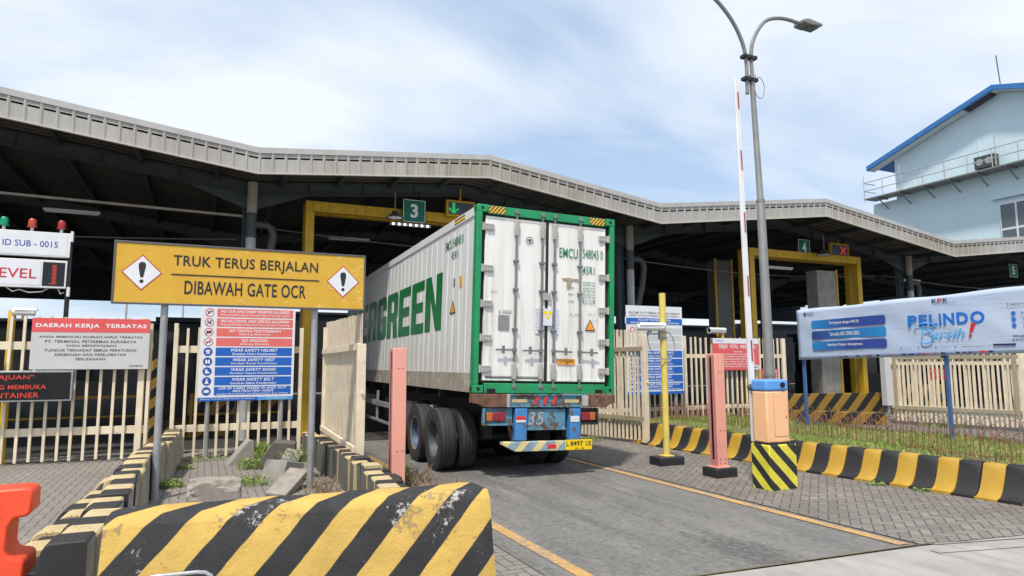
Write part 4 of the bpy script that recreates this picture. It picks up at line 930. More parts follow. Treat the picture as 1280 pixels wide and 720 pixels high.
for x in (.64, 1.54): tpart(lambda m: m.box(x, x+.25, .004, .009, -.14, -.09), 'amber_reflector', 'kerb_yellow_old')
# lamp boxes
for x0, x1, la in ((.17, .66, 1), (1.81, 2.14, -1)):
    q = tpart(lambda m: [m.box(x0, x1, .04, .06, -.47, -.225), m.box(x0, x1, -.01, .05, -.485, -.455), m.box(x0 if la > 0 else x1-.03, x0+.03 if la > 0 else x1, -.012, .05, -.454, -.225)], 'lamp_housing', 'teal_blue' if la > 0 else 'chassis', .004)
    a = .225 if la > 0 else 1.83
    ar = (a, a+.10) if la > 0 else (a+.155, a+.255); rr = (a+.102, a+.31) if la > 0 else (a, a+.153)
    l = tpart(lambda m: m.box(ar[0], ar[1], -.02, .038, -.415, -.29), 'indicator_lens', 'lamp_amber', .01); tpart(lambda m: m.box(rr[0], rr[1], -.02, .038, -.415, -.29), 'tail_lens', 'lamp_red', .01)
tpart(lambda m: m.box(.89, 1.56, .02, .05, -.552, -.235), 'centre_panel', 'teal_blue', .004)
tpart(lambda m: m.box(.89, 1.56, -.01, .02, -.560, -.530), 'panel_lip', 'teal_blue', .004)
mb = MB(); mb.T = CT @ Matrix.Translation((0, .016, 0)); v, f = glyphs('35', .0, .15)
a0 = min(p[0] for p in v); a1 = max(p[0] for p in v); b0 = min(p[1] for p in v); b1 = max(p[1] for p in v)
mb.add([(.91+(p[0]-a0)/(a1-a0)*.28, 0, -.48+(p[1]-b0)/(b1-b0)*.2) for p in v], f); mb.build('painted_number', 'hinge', tr, smooth=False)
for a, b in ((.69, .885), (1.62, 1.81)):
    q = tpart(lambda m: m.box(a, b, -.03, .12, -.712, -.23), 'bumper_post', 'trailer_blue', .012)
    tpart(lambda m: m.box(a+.01, b-.03, -.036, -.028, -.40, -.345), 'reflector', 'refl_red' if a < 1 else 'refl_white', 0, q); tpart(lambda m: m.box(a+.01, b-.03, -.036, -.028, -.435, -.402), 'reflector', 'refl_white', 0, q)
for x in (.60, 1.88): tpart(lambda m: m.bar((x, .10, -.40), (x+(.1 if x < 1 else -.06), .10, -.72), .05, .04), 'brace', 'rust')
q = tpart(lambda m: m.prism([(.47, -.725), (.47, -.765), (.68, -.868), (2.0, -.868), (2.0, -.725)], lambda a, b: (a, -.07, b), lambda a, b: (a, .05, b)), 'rear_bumper', 'hz_bumper', .006)
tpart(lambda m: m.box(1.22, 1.36, -.076, -.069, -.83, -.77), 'reflector', 'refl_red', 0, q)
q = tpart(lambda m: m.box(1.515, 1.985, -.085, -.076, -.862, -.706), 'number_plate', 'plate_yellow', .004)
mb = MB(); mb.T = CT @ Matrix.Translation((0, -.0885, 0))
for s_, xa, xb, za, zb in (('L', 1.53, 1.57, -.80, -.725), ('8497', 1.60, 1.82, -.80, -.725), ('US', 1.87, 1.965, -.80, -.725), ('03 - 26', 1.68, 1.84, -.85, -.825)):
    v, f = glyphs(s_, .01); a0 = min(p[0] for p in v); a1 = max(p[0] for p in v); b0 = min(p[1] for p in v); b1 = max(p[1] for p in v)
    mb.add([(xa+(p[0]-a0)/(a1-a0)*(xb-xa), 0, za+(p[1]-b0)/(b1-b0)*(zb-za)) for p in v], f)
mb.build('plate_number', 'ink', q, smooth=False)
# mudguards, suspension, side guard, landing gear
tpart(lambda m: [m.box(.50, .56, .5, 4.9, -.55, -.42), m.box(1.9, 1.96, .5, 4.9, -.55, -.42)]+[m.box(.46, .60, y, y+.25, -.75, -.42) for y in (.7, 1.85, 3.1, 4.3)]+[m.box(1.85, 1.99, y, y+.25, -.75, -.42) for y in (.7, 1.85, 3.1, 4.3)], 'suspension', 'chassis', .01)
tpart(lambda m: [m.box(-.02, .02, 5.2, 9.0, -.55, -.43), m.box(-.02, .02, 5.2, 9.0, -.92, -.86)]+[m.box(.0, .05, y, y+.07, -.9, -.2) for y in (5.4, 7., 8.7)], 'side_guard', 'galv', .005)
tpart(lambda m: [m.box(.55, .70, 9.3, 9.45, -1.1, -.3), m.box(1.72, 1.87, 9.3, 9.45, -1.1, -.3), m.box(.5, .75, 9.2, 9.55, -1.16, -1.1), m.box(1.67, 1.92, 9.2, 9.55, -1.16, -1.1)], 'landing_leg', 'chassis', .008)
tpart(lambda m: m.box(-.01, .14, 4.95, 5.25, -.16, -.02), 'twist_lock_bracket', 'hinge', .008)
tpart(lambda m: m.box(.02, .35, 2.5, 2.8, -.40, -.32), 'mudguard_piece', 'cont_rail', .01)
# wheels (kept upright on the road, independent of the tilted chassis)
def tyre_prof(w, r):
    h_ = w/2; return [(-h_*.72, r*.56), (-h_*.92, r*.60), (-h_*1.0, r*.76), (-h_*.97, r*.90), (-h_*.86, r*.965), (-h_*.74, r*.985), (-h_*.66, r), (-h_*.42, r+.001), (-h_*.40, r-.012), (-h_*.34, r-.012), (-h_*.32, r+.002),
            (-h_*.06, r+.003), (-h_*.04, r-.012), (h_*.04, r-.012), (h_*.06, r+.003), (h_*.32, r+.002), (h_*.34, r-.012), (h_*.40, r-.012), (h_*.42, r+.001), (h_*.66, r), (h_*.74, r*.985), (h_*.86, r*.965), (h_*.97, r*.90), (h_*1.0, r*.76), (h_*.92, r*.60), (h_*.72, r*.56)]
RW, WW = .505, .275
def wheel(x, y, out, rim='rim', ring=None):
    """out = -1: the deep side of the disc faces -X"""
    mb = MB(); mb.lathe(tyre_prof(WW, RW), (0, 0, 0), 56, 'x'); 
    for k in range(56):                       # shoulder lugs
        t_ = 2*math.pi*(k+.5)/56
        for sgn in (-1, 1):
            mb.T = Matrix.Translation((0, 0, 0)) @ Matrix.Rotation(t_, 4, 'X'); mb.box(min(sgn*.118, sgn*.133), max(sgn*.118, sgn*.133), -.016, .016, RW*.945, RW*.985)
    mb.T = Matrix.Identity(4)
    o = mb.build('wheel', 'tyre', tr); o.location = (x, y, RW-.004)
    mb = MB(); s_ = out
    mb.lathe([(s_*.112, RW*.575), (s_*.118, RW*.565), (s_*.105, RW*.53), (s_*.02, RW*.50), (-s_*.02, RW*.46), (-s_*.03, RW*.26), (s_*.0, RW*.22), (s_*.05, RW*.20), (s_*.06, 0)], (0, 0, 0), 32, 'x')
    mb.lathe([(-s_*.112, RW*.575), (-s_*.105, RW*.53), (-s_*.02, RW*.50)], (0, 0, 0), 32, 'x')
    for k in range(8):
        t_ = 2*math.pi*k/8; y_, z_ = RW*.34*math.cos(t_), RW*.34*math.sin(t_); mb.cyl((-s_*.025, y_, z_), (s_*.0, y_, z_), .014, n=6)
    r_ = mb.build('rim', rim, o)
    if ring: mb = MB(); mb.lathe([(s_*.116, RW*.55), (s_*.124, RW*.575), (s_*.118, RW*.60)], (0, 0, 0), 36, 'x'); mb.build('rim_edge', ring, o)
    return o
def wxy(X, Y):       # world -> trailer local
    dx_, dy_ = X-CLOC[0], Y-CLOC[1]; c_, s_ = math.cos(.0329), math.sin(.0329); return (dx_*c_-dy_*s_, dx_*s_+dy_*c_)
for (yy, rim, ring) in ((10.80, 'rim', None), (12.0, 'rim_blue', 'rim_orange'), (13.25, 'rim', None)):
    for X, out in ((3.62, -1), (3.965, 1), (5.30, -1), (5.70, 1)):
        x_, y_ = wxy(X+.033*(yy-10.8), yy); wheel(x_, y_, out, rim, ring if X < 3.7 else None)
    x0_, y0_ = wxy(3.7+.033*(yy-10.8), yy); x1_, _ = wxy(5.6+.033*(yy-10.8), yy); mb = MB(); mb.cyl((x0_, y0_, RW), (x1_, y0_, RW), .075); mb.build('axle', 'chassis', tr)

# ------------------------------------------------------------------ posts on the pavement
def salmon_post(loc, h_, label, rz=0, base=True):
    t = thing('sensor_post', label, 'post', loc, rz)
    z0 = .15 if base else 0
    mb = MB(); mb.box(-.075, .115, -.09, .09, z0, h_); mb.build('post_body', 'pink', t, bevel=.006)
    mb = MB(); mb.box(-.079, -.0755, -.082, .082, z0+.02, h_-.02); mb.build('dark_side_face', 'pink_dark', t)  # darker salmon sheet over the left side face
    mb = MB(); mb.box(-.083, -.0795, -.02, .02, z0+.12, h_-.05); mb.build('sensor_slot', 'lens', t)
    mb = MB(); 
    for x, z in ((-.03, z0+.12), (.07, z0+.12), (-.03, z0+.06), (.07, z0+.06), (.0, z0+.55), (.075, z0+.55), (.06, h_-.28), (.0, h_-.28)): mb.tube([(x, -.09, z), (x, -.094, z)], .008, 8)
    mb.build('bolt_hole', 'lens', t)
    if base:
        mb = MB(); mb.box(-.11, .15, -.12, .12, z0-.004, z0+.014); mb.build('foot_plate', 'pink', t, bevel=.004)
        mb = MB(); mb.box(-.17, .23, -.17, .17, 0, .145); mb.build('base_block', 'black', t, bevel=.015)
    return t
salmon_post((2.46, 9.25, 0), 1.95, 'salmon pink sensor post at the left edge of the lane before the wheels', 0, False)
salmon_post((7.24, 8.28, 0), 1.87, 'salmon pink sensor post on a black block beside the lane', 0, True)

t = thing('camera_pole', 'pale yellow round pole on a black block carrying a camera', 'pole', (7.30, 9.62, 0))
mb = MB(); mb.cyl((0, 0, .15), (0, 0, 2.95), .057, n=20); mb.build('pole', 'yellow_pale', t)
mb = MB(); mb.box(-.10, .10, -.09, .09, .145, .165); mb.build('foot_plate', 'yellow_pale', t, bevel=.003)
mb = MB(); mb.box(-.25, .25, -.17, .17, 0, .145); mb.build('base_block', 'black', t, bevel=.02)
mb = MB(); mb.cyl((0, 0, 2.15), (0, 0, 2.18), .068, n=16); mb.cyl((0, 0, 2.25), (0, 0, 2.28), .068, n=16); mb.box(-.09, -.05, -.03, .03, 2.14, 2.29); mb.build('clamp', 'galv', t)
mb = MB(); mb.tube([(-.06, -.01, 2.24), (-.36, -.02, 2.22)], .014, 8); mb.build('arm', 'galv', t)
mb = MB(); mb.tube([(-.35, -.02, 2.27), (-.345, -.02, 2.13), (-.31, -.02, 1.98), (-.22, -.03, 1.86), (-.08, -.08, 1.80), (.08, -.08, 1.81), (.19, -.04, 1.92), (.235, 0, 2.06), (.20, 0, 2.18), (.12, 0, 2.26), (.05, 0, 2.28)], .009, 6); mb.build('looped_cable', 'cable', t)
cctv('security_camera', 'long white security camera on the arm of the pale yellow pole', (6.99, 9.58, 2.345), R(-8), 'galv', .50, .062)
t = cctv('security_camera', 'white security camera above the red notice on the right fence', (12.75, 14.42, 2.60), R(186), 'yellow', .62, .07)
mb = MB(); mb.box(-.22, -.16, -.03, .03, -.35, -.06); mb.build('mount_arm', 'yellow', t)

# boom gate cabinet
t = thing('boom_gate', 'peach boom gate cabinet with blue cap and raised white arm on a striped pedestal', 'boom gate', (7.03, 7.02, 0))
mb = MB(); mb.box(0, .50, 0, .34, 0, .61); mb.build('pedestal', 'ped_left', t, bevel=.012)
mb = MB(); mb.box(.03, .43, .04, .30, .60, .635); mb.build('plinth', 'ink', t)
mb = MB(); mb.box(.025, .435, .035, .305, .635, 1.335); q = mb.build('cabinet', 'orange', t, bevel=.022, seg=3)
mb = MB(); mb.box(.16, .405, .031, .036, .72, 1.26); mb.build('cabinet_door', 'orange', q, bevel=.003)
mb = MB(); mb.box(.152, .16, .0335, .036, .712, 1.268); mb.box(.405, .413, .0335, .036, .712, 1.268); mb.box(.16, .405, .0335, .036, .712, .72); mb.box(.16, .405, .0335, .036, 1.26, 1.268); mb.build('door_gap', 'khaki', q)
mb = MB(); mb.cyl((.37, .03, .98), (.37, .024, .98), .008); mb.build('keyhole', 'ink', q)
mb = MB(); mb.box(.02, .44, .03, .31, 1.337, 1.495); q = mb.build('cap', 'cab_blue', t, bevel=.03, seg=3)
mb = MB(); mb.cyl((.32, .03, 1.42), (.32, .008, 1.42), .036, n=20); mb.build('knob', 'lens', q)
mb = MB(); mb.cyl((.12, .30, 1.38), (.12, .44, 1.38), .05, n=18); mb.build('arm_hub', 'ink_grey', t)
mb = MB(); mb.prism([(-.05, -.02), (.05, -.02), (.05, .02), (-.05, .02)], lambda a, b: (.155+a, .42+b, .62), lambda a, b: (.09+a*.78, .42+b*.8, 5.98)); q = mb.build('boom_arm', 'boom', t, bevel=.006)
mb = MB()
for k in range(5):
    z0 = 1.75+k*.94; z1 = z0+.30 if k < 4 else z0+.26
    f_ = lambda z: .155-.065*(z-.62)/5.36; w = lambda z: .05*(1-.22*(z-.62)/5.36)
    mb.add([(f_(z0)-.0*w(z0), .396, z0), (f_(z0)+w(z0)*.6, .396, z0), (f_(z1)+w(z1)*.6, .398, z1), (f_(z1), .398, z1)], [(0, 1, 2, 3)])
M['old_red'] = plain('dull_red_reflective_tape', (.36, .06, .06), .5, var=.2)
mb.build('red_reflective_strip', 'old_red', q, smooth=False)

# street lamp (two arms)
LX, LY = 10.62, 10.50
t = thing('street_lamp', 'tall grey steel street lamp with two curved arms in the grass strip', 'street lamp', (LX, LY, .3))
mb = MB(); mb.tube([(0, 0, 0), (0, 0, 1.16), (0, 0, 1.18), (-.03, 0, 4.8), (-.03, 0, 4.85), (-.12, 0, 7.6)], [.115, .11, .105, .085, .068, .055], 18); mb.build('pole', 'lamp_metal', t)
mb = MB(); mb.cyl((0, 0, 1.15), (0, 0, 1.21), .118, n=18); mb.cyl((-.03, 0, 4.80), (-.03, 0, 4.86), .09, n=18); mb.build('pole_collar', 'lamp_metal', t)
mb = MB(); mb.cyl((0, 0, -.02), (0, 0, .03), .2, n=20); mb.build('base_flange', 'lamp_metal', t)
def arm(pts, name='lamp_arm'):
    mb = MB(); P = [Vector(p) for p in pts]; S = []
    for i in range(len(P)-1):
        p0 = P[max(i-1, 0)]; p1 = P[i]; p2 = P[i+1]; p3 = P[min(i+2, len(P)-1)]
        for k in range(5):
            u = k/5; S.append(.5*((2*p1)+(-p0+p2)*u+(2*p0-5*p1+4*p2-p3)*u*u+(-p0+3*p1-3*p2+p3)*u**3))
    S.append(P[-1]); mb.tube(S, .042, 10); return mb.build(name, 'lamp_metal', t)
arm([(-.10, -.02, 7.35), (-.11, 0, 8.05), (.02, 0, 8.50), (.36, 0, 8.93), (.86, 0, 9.10), (1.40, 0, 9.10)])
arm([(-.26, 0, 7.15), (-.26, 0, 7.95), (-.42, 0, 8.45), (-.75, 0, 8.88), (-1.25, 0, 9.22), (-1.95, 0, 9.38)])
for z in (7.48, 7.98): mb = MB(); mb.box(-.36, -.0, -.07, .07, z-.035, z+.035); mb.cyl((-.33, -.09, z), (-.33, .09, z), .014, n=6); mb.cyl((-.18, -.09, z), (-.18, .09, z), .014, n=6); mb.cyl((-.03, -.09, z), (-.03, .09, z), .014, n=6); mb.build('arm_clamp', 'chassis', t)
for x0, z0, sg in ((1.38, 9.10, 1), (-1.93, 9.38, -1)):
    mb = MB(); mb.prism([(0, -.045), (0, .045), (.18*sg, .08), (.55*sg, .04), (.60*sg, .01), (.55*sg, -.025), (.18*sg, -.06)], lambda a, b: (x0+a, -.16, z0+b), lambda a, b: (x0+a, .16, z0+b)); q = mb.build('lamp_head', 'lamp_metal', t, bevel=.02)
    mb = MB(); mb.box(min(x0+sg*.20, x0+sg*.48), max(x0+sg*.20, x0+sg*.48), -.11, .11, z0-.075, z0-.055); mb.build('lamp_glass', 'window', q)
mb = MB(); mb.tube([(-.06, -.06, 7.6)]+[(.04+.14*math.cos(a), -.05, 7.32+.24*math.sin(a)) for a in [2.6-k*.42 for k in range(14)]], .008, 6); mb.build('loose_cable', 'cable', t)

# ------------------------------------------------------------------ hairpin border fences
def hairpin(label, pts, z0, hgt, n):
    t = thing('hairpin_fence', label, 'fence', (pts[0][0], pts[0][1], z0))
    P = [(x-pts[0][0], y-pts[0][1]) for x, y in pts]; tot = sum(math.hypot(b[0]-a[0], b[1]-a[1]) for a, b in zip(P, P[1:]))
    def at(d):
        for a, b in zip(P, P[1:]):
            l = math.hypot(b[0]-a[0], b[1]-a[1])
            if d <= l: return Vector((a[0]+(b[0]-a[0])*d/l, a[1]+(b[1]-a[1])*d/l, 0))
            d -= l
        return Vector((*P[-1], 0))
    big = MB(); k = 0; d = .03
    while d < tot-.2:
        w = .155 if k % 2 == 0 else .13; hh = hgt*(1 if k % 2 == 0 else .82)*random.uniform(.96, 1.03); a, b = at(d), at(d+w); ln = random.uniform(-.03, .03)
        sd_ = Vector((ln, 0, 0)); pp = [a, a+Vector((0, 0, hh-.07))+sd_]
        for q in range(1, 6): th = math.pi*q/6; pp.append(a+(b-a)*(1-math.cos(th))/2+Vector((0, 0, hh-.07+.07*math.sin(th)))+sd_)
        pp += [b+Vector((0, 0, hh-.07))+sd_, b]
        big.tube(pp, .0062, 5, False); d += .105 if k % 2 == 0 else .115; k += 1
    big.build('bent_bars', 'rust_rod', t)
    mb = MB(); prev = at(0)
    for i in range(1, 30): q = at(tot*i/29); mb.cyl(tuple(prev+Vector((0, 0, .08))), tuple(q+Vector((0, 0, .08))), .006, n=5, caps=False); prev = q
    mb.build('tie_wire', 'rust_rod', t)
hairpin('rusty hairpin wire border fence along the near side of the grass strip', [(10.25, 4.2), (10.22, 5.73), (10.35, 7.4), (10.62, 9.88), (10.70, 13.9)], .31, .46, 60)
hairpin('rusty hairpin wire border fence along the far side of the grass strip', [(12.35, 4.4), (12.4, 9), (12.45, 13.8)], .31, .44, 60)
hairpin('low rusty hairpin wire fence between the pale yellow pole and the right safety board', [(9.35, 13.6), (11.9, 13.55)], .31, .42, 30)

# ------------------------------------------------------------------ banner
t = thing('banner', 'pale blue banner with large blue lettering stretched on a blue steel frame', 'banner', (12.10, 11.08, 0), R(-90))
BL = 5.85; nx, nz = 60, 14; mb = MB(); vs = []
def bz(u): return 1.79+.10*u/BL, 2.895+.07*u/BL
for j in range(nz+1):
    for i in range(nx+1):
        u = BL*i/nx; a, b = bz(u); s_ = j/nz
        y = .010*math.sin(u*2.2+s_*5)*math.sin(math.pi*s_)+.005*math.sin(u*9+s_*11)*math.sin(math.pi*s_)
        edge = .012*math.sin(u*3.3)*(1 if j == nz else 0)
        vs.append((u, y, a+(b-a)*s_+edge))
n1 = nx+1; mb.add(vs, [(j*n1+i, j*n1+i+1, (j+1)*n1+i+1, (j+1)*n1+i) for j in range(nz) for i in range(nx)])
o = mb.build('cloth', 'banner', t); so = o.modifiers.new('thickness', 'SOLIDIFY'); so.thickness = .006; so.offset = 1
Y0 = 11.08; U = lambda y: Y0-y
yy = -.022
for k, (zc, mt) in enumerate(((2.545, 'bar_a'), (2.315, 'bar_b'), (2.085, 'bar_a'))):
    x0, x1 = .40, 2.17; h_ = .09; mb = MB(); pl = []
    for cx_, cz_, a0 in ((x1-.05, zc+h_-.05, 0), (x0+.05, zc+h_-.05, 90), (x0+.05, zc-h_+.05, 180), (x1-.05, zc-h_+.05, 270)):
        for q in range(4): a_ = R(a0+q*30); pl.append((cx_+.05*math.cos(a_), cz_+.05*math.sin(a_)+.012*(cx_-x0)))
    mb.add([(a, yy, b) for a, b in pl], [tuple(range(len(pl)))]); mb.build('blue_strip', mt, t, smooth=False)
tx = Text(yy-.003)
for s_, zc, w_ in (('Terintegrasi dengan KPK RI', 2.555, .36), ('Tersedia ISO 37001:2021', 2.325, .36), ('Identitas Pelapor Anonymous', 2.095, .42)): tx.line(s_, 1.22-w_, 1.22+w_, zc-.034, zc+.042, .012)
tx.build('white_ink', t, 'strip_lettering')
M['pelindo'] = plain('bright_blue_print', (.015, .17, .62), .4, var=.05); M['cyan_ink'] = plain('cyan_print', (.05, .42, .85), .4, var=.05); M['navy'] = plain('navy_print', (.03, .03, .14), .4, var=.05)
tx = Text(yy); u_ = U(8.46); k_ = (U(7.04)-u_)/7.22
for ch, w_ in (('P', .95), ('E', .85), ('L', .78), ('I', .24), ('N', 1.05), ('D', 1.05), ('O', 1.25)):
    tx.line(ch, u_+.04*k_, u_+w_*k_, 2.385, 2.60, .035); u_ += (w_+.15)*k_
tx.build('pelindo', t)
tx = Text(yy-.002)
tx.line('ersih', U(8.02), U(7.42), 2.14, 2.32, -.002, .38)
tx.mb.tube(smooth_path([(U(8.30), yy-.006, 2.33), (U(8.32), yy-.006, 2.40), (U(8.22), yy-.006, 2.425), (U(8.05), yy-.006, 2.435), (U(7.95), yy-.006, 2.40), (U(8.00), yy-.006, 2.35), (U(8.12), yy-.006, 2.32)]), .008, 5)
tx.mb.tube(smooth_path([(U(8.16), yy-.006, 2.40), (U(8.18), yy-.006, 2.25), (U(8.20), yy-.006, 2.11), (U(8.12), yy-.006, 2.07), (U(8.00), yy-.006, 2.12), (U(7.98), yy-.006, 2.22), (U(8.05), yy-.006, 2.30), (U(8.14), yy-.006, 2.31)]), .009, 5)
tx.build('cyan_ink', t, 'script_lettering')
mb = MB(); mb.add([(U(7.34), yy-.004, 2.24), (U(7.29), yy-.004, 2.24), (U(7.22), yy-.004, 2.40), (U(7.30), yy-.004, 2.40)], [(0, 1, 2, 3)]); mb.add([(U(7.36), yy-.004, 2.16), (U(7.31), yy-.004, 2.16), (U(7.295), yy-.004, 2.205), (U(7.345), yy-.004, 2.205)], [(0, 1, 2, 3)]); mb.build('exclamation_mark', 'refl_red', t, smooth=False)
tx = Text(yy); tx.line('K', U(7.965), U(7.87), 2.80, 2.875, .02); tx.line('K', U(7.76), U(7.67), 2.80, 2.875, .02); tx.mb.box(U(7.96), U(7.55), yy, yy+.001, 2.775, 2.780); tx.build('navy', t, 'logo_lettering')
tx = Text(yy); tx.line('P', U(7.86), U(7.775), 2.80, 2.875, .02); tx.build('refl_red', t, 'logo_lettering')
tx = Text(yy); tx.line('Laporkan!', U(6.70), U(6.28), 2.64, 2.70, .0)
for s_, z in (('hotline', 2.50), ('+62 811', 2.40), ('+62 811', 2.30)): tx.line(s_, U(6.5), U(6.15), z, z+.04, .0)
tx.line('Website:', U(6.66), U(6.30), 2.13, 2.17, .02); tx.line('pelindobersih', U(6.66), U(6.18), 2.07, 2.11, .02)
for a_, b_ in ((8.55, 8.42), (8.20, 8.0), (7.86, 7.68), (7.5, 6.98)): tx.line('@pelindobersih' if a_ < 7.6 else 'pelindo', U(a_), U(b_), 1.985, 2.005, 0)
tx.line('Garant', .30, .46, 2.80, 2.83, .02); tx.line('PELINDO', .30, .48, 2.755, 2.785, .03); tx.build('ink_grey', t, 'small_lettering')
mb = MB(); 
for z in (2.52, 2.42, 2.32): mb.disc(U(6.62), z, .036, yy, 14)
mb.build('contact_symbols', 'pelindo', t, smooth=False)
mb = MB(); mb.disc(.24, 2.79, .04, yy, 16, .016)
for y_ in (8.62, 8.28, 7.95, 7.60): mb.disc(U(y_), 1.995, .015, yy, 10, .007)
mb.box(U(6.97), U(6.62), yy, yy+.001, 1.995, 2.03); mb.build('symbols', 'navy', t, smooth=False)
rb = random.Random(3)
for mt in ('navy', 'refl_red', 'pelindo'):
    mb = MB()
    for _ in range(12): u = rb.uniform(1.0, 4.1); mb.box(u, u+rb.uniform(.03, .10), yy, yy+.001, 1.822+.017*u, 1.83+.017*u+rb.uniform(0, .022))
    mb.build('city_print', mt, t, smooth=False)
mb = MB(); mb.bar((0, .03, 2.87), (BL, .03, 2.94), .03, .03); mb.bar((0, .03, 1.82), (BL, .03, 1.91), .03, .03)
for u in (.02, 3.2, BL-.02): mb.box(u-.02, u+.02, .02, .05, 1.8, 2.9)
mb.build('frame', 'ink_grey', t)
for u, w in ((.06, 1), (3.24, 0), (5.6, 0)):
    mb = MB(); mb.box(u-.03, u+.03, .05, .11, .26, 2.9); q = mb.build('post', 'post_blue', t, bevel=.005)
    if w: mb = MB(); mb.bar((u, .08, .75), (u-.34, .08, .28), .03, .03); mb.bar((u, .08, .60), (u+.16, .35, .28), .03, .03); mb.build('strut', 'post_blue', q)

# ------------------------------------------------------------------ right board and red notices
t = thing('information_board', 'white WELCOME board with blue duty rows behind the pale yellow pole', 'sign', (10.37, 14.0, 0))
mb = MB(); mb.box(-.86, .86, 0, .02, .96, 3.17); mb.build('board', 'white_sign', t)
mb = MB(); mb.box(-.86, .86, -.003, -.0005, 2.70, 2.86); mb.build('blue_band', 'blue_sign', t, smooth=False)
tx = Text(-.005); tx.line('FOLLOW THE REGULATIONS', -.5, .5, 2.79, 2.84, .02); tx.line('HARAP MEMATUHI PERATURAN KESELAMATAN', -.74, .76, 2.72, 2.765, .012); tx.build('white_ink', t, 'band_lettering')
tx = Text(-.003); tx.line('WELCOME TO PT TERMINAL PETIKEMAS SURABAYA', -.8, .8, 2.965, 3.02, .012); tx.line('SELAMAT DATANG DI TERMINAL PETIKEMAS SURABAYA', -.77, .77, 2.90, 2.94, .01); tx.mb.disc(.18, 3.09, .04, -.003, 16, .024); tx.build('ink_grey', t)
mb = MB()
for i in range(3): mb.box(-.55, .83, -.002, -.0005, 2.62-.19*i-.15, 2.62-.19*i)
mb.build('faded_rows', 'grey_sign', t, smooth=False)
tx = Text(-.004); tx.line('DILARANG', -.52, -.28, 2.56, 2.62, .03); tx.mb.disc(-.68, 2.56, .075, -.004, 18, .055); tx.build('refl_red', t, 'faded_lettering')
rows_panel(t, ROWS[4:], -.86, .86, 2.06, 1.05, 0)
mb = MB(); mb.box(-.86, .86, -.003, -.0005, .96, 1.03); mb.build('footer_band', 'blue_sign', t, smooth=False)
for px in (-.5, .62): mb = MB(); mb.cyl((px, .055, .1), (px, .055, 3.0), .035, n=14); mb.build('pole', 'galv', t)

t = thing('prohibition_notice', 'red OBJEK VITAL NASIONAL notice with white top band on the right fence', 'sign', (13.33, 14.36, 0))
mb = MB(); mb.box(-.80, .82, 0, .02, 1.54, 2.40); mb.build('board', 'red_sign', t)
mb = MB(); mb.box(-.80, .82, -.003, -.0005, 2.26, 2.40); mb.build('top_band', 'white_sign', t, smooth=False)
tx = Text(-.005); tx.line('OBJEK  VITAL  NASIONAL', -.60, .72, 2.09, 2.235, .02); tx.line('PERHATIAN', -.1, .22, 2.02, 2.055, .015)
for i, s_ in enumerate(['DILARANG MASUK TANPA IZIN DARI PT TPS', 'SETIAP ORANG YANG MASUK AREA INI', 'DIKENAKAN SANKSI SESUAI PASAL 551', 'SIAPA YANG TANPA WENANG', 'MELANGGAR AKAN DIKENAKAN', 'PT TERMINAL PETIKEMAS SURABAYA']): tx.line(s_, -.44-.06*(i % 2), .68, 1.945-i*.066, 1.985-i*.066, .012)
tx.build('white_ink', t); tx = Text(-.005); tx.line('Surabaya', -.72, -.42, 2.30, 2.36, .02); tx.build('light_blue', t, 'logo_lettering')
mb = MB(); mb.box(.54, .82, -.004, -.001, 1.55, 1.67); q = mb.build('corner_label', 'white_sign', t, bevel=.0); tx = Text(-.006); tx.line('OBVIT', .60, .78, 1.58, 1.64, .02); tx.build('ink', q)
t = thing('warning_plate', 'small red plate with white text low on the right fence behind the lamp', 'sign', (14.60, 14.36, 0))
mb = MB(); mb.box(-.34, .25, 0, .015, 1.24, 1.56); mb.build('plate_face', 'red_sign', t)
tx = Text(-.003)
for i, s_ in enumerate(('AREA TERBATAS', 'HARAP LAPOR', 'POS KEAMANAN')): tx.line(s_, -.27, .2, 1.46-i*.09, 1.515-i*.09, .015)
tx.build('white_ink', t)

# ------------------------------------------------------------------ canopy
CV = [(-24.5, 5.75), (-17.8, 6.45), (-12.0, 5.75), (-5.4, 6.55), (.89, 5.77), (6.25, 6.29), (11.41, 5.57), (17.88, 6.35), (24.15, 5.45), (30.5, 6.15), (36.9, 5.4), (43, 6.1)]
def zc(x):
    for (a, za), (b, zb) in zip(CV, CV[1:]):
        if x <= b: return za+(zb-za)*(x-a)/(b-a)
    return CV[-1][1]
cn = thing('gate_canopy', 'long gate canopy with zigzag ribbed fascia and dark steel rafters over the lanes', 'canopy')
YF, YB = 15.0, 39.0
for (a, za), (b, zb) in zip(CV, CV[1:]):
    mb = MB(); mb.add([(a, YF, za+.34), (b, YF, zb+.34), (b, YB, zb+.34), (a, YB, za+.34), (a, YF, za+.38), (b, YF, zb+.38), (b, YB, zb+.38), (a, YB, za+.38)], [(0, 1, 2, 3), (7, 6, 5, 4), (0, 4, 5, 1), (2, 6, 7, 3)])
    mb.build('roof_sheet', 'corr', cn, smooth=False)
mb = MB(); vs = []; fs = []; L = MB(); K = MB()
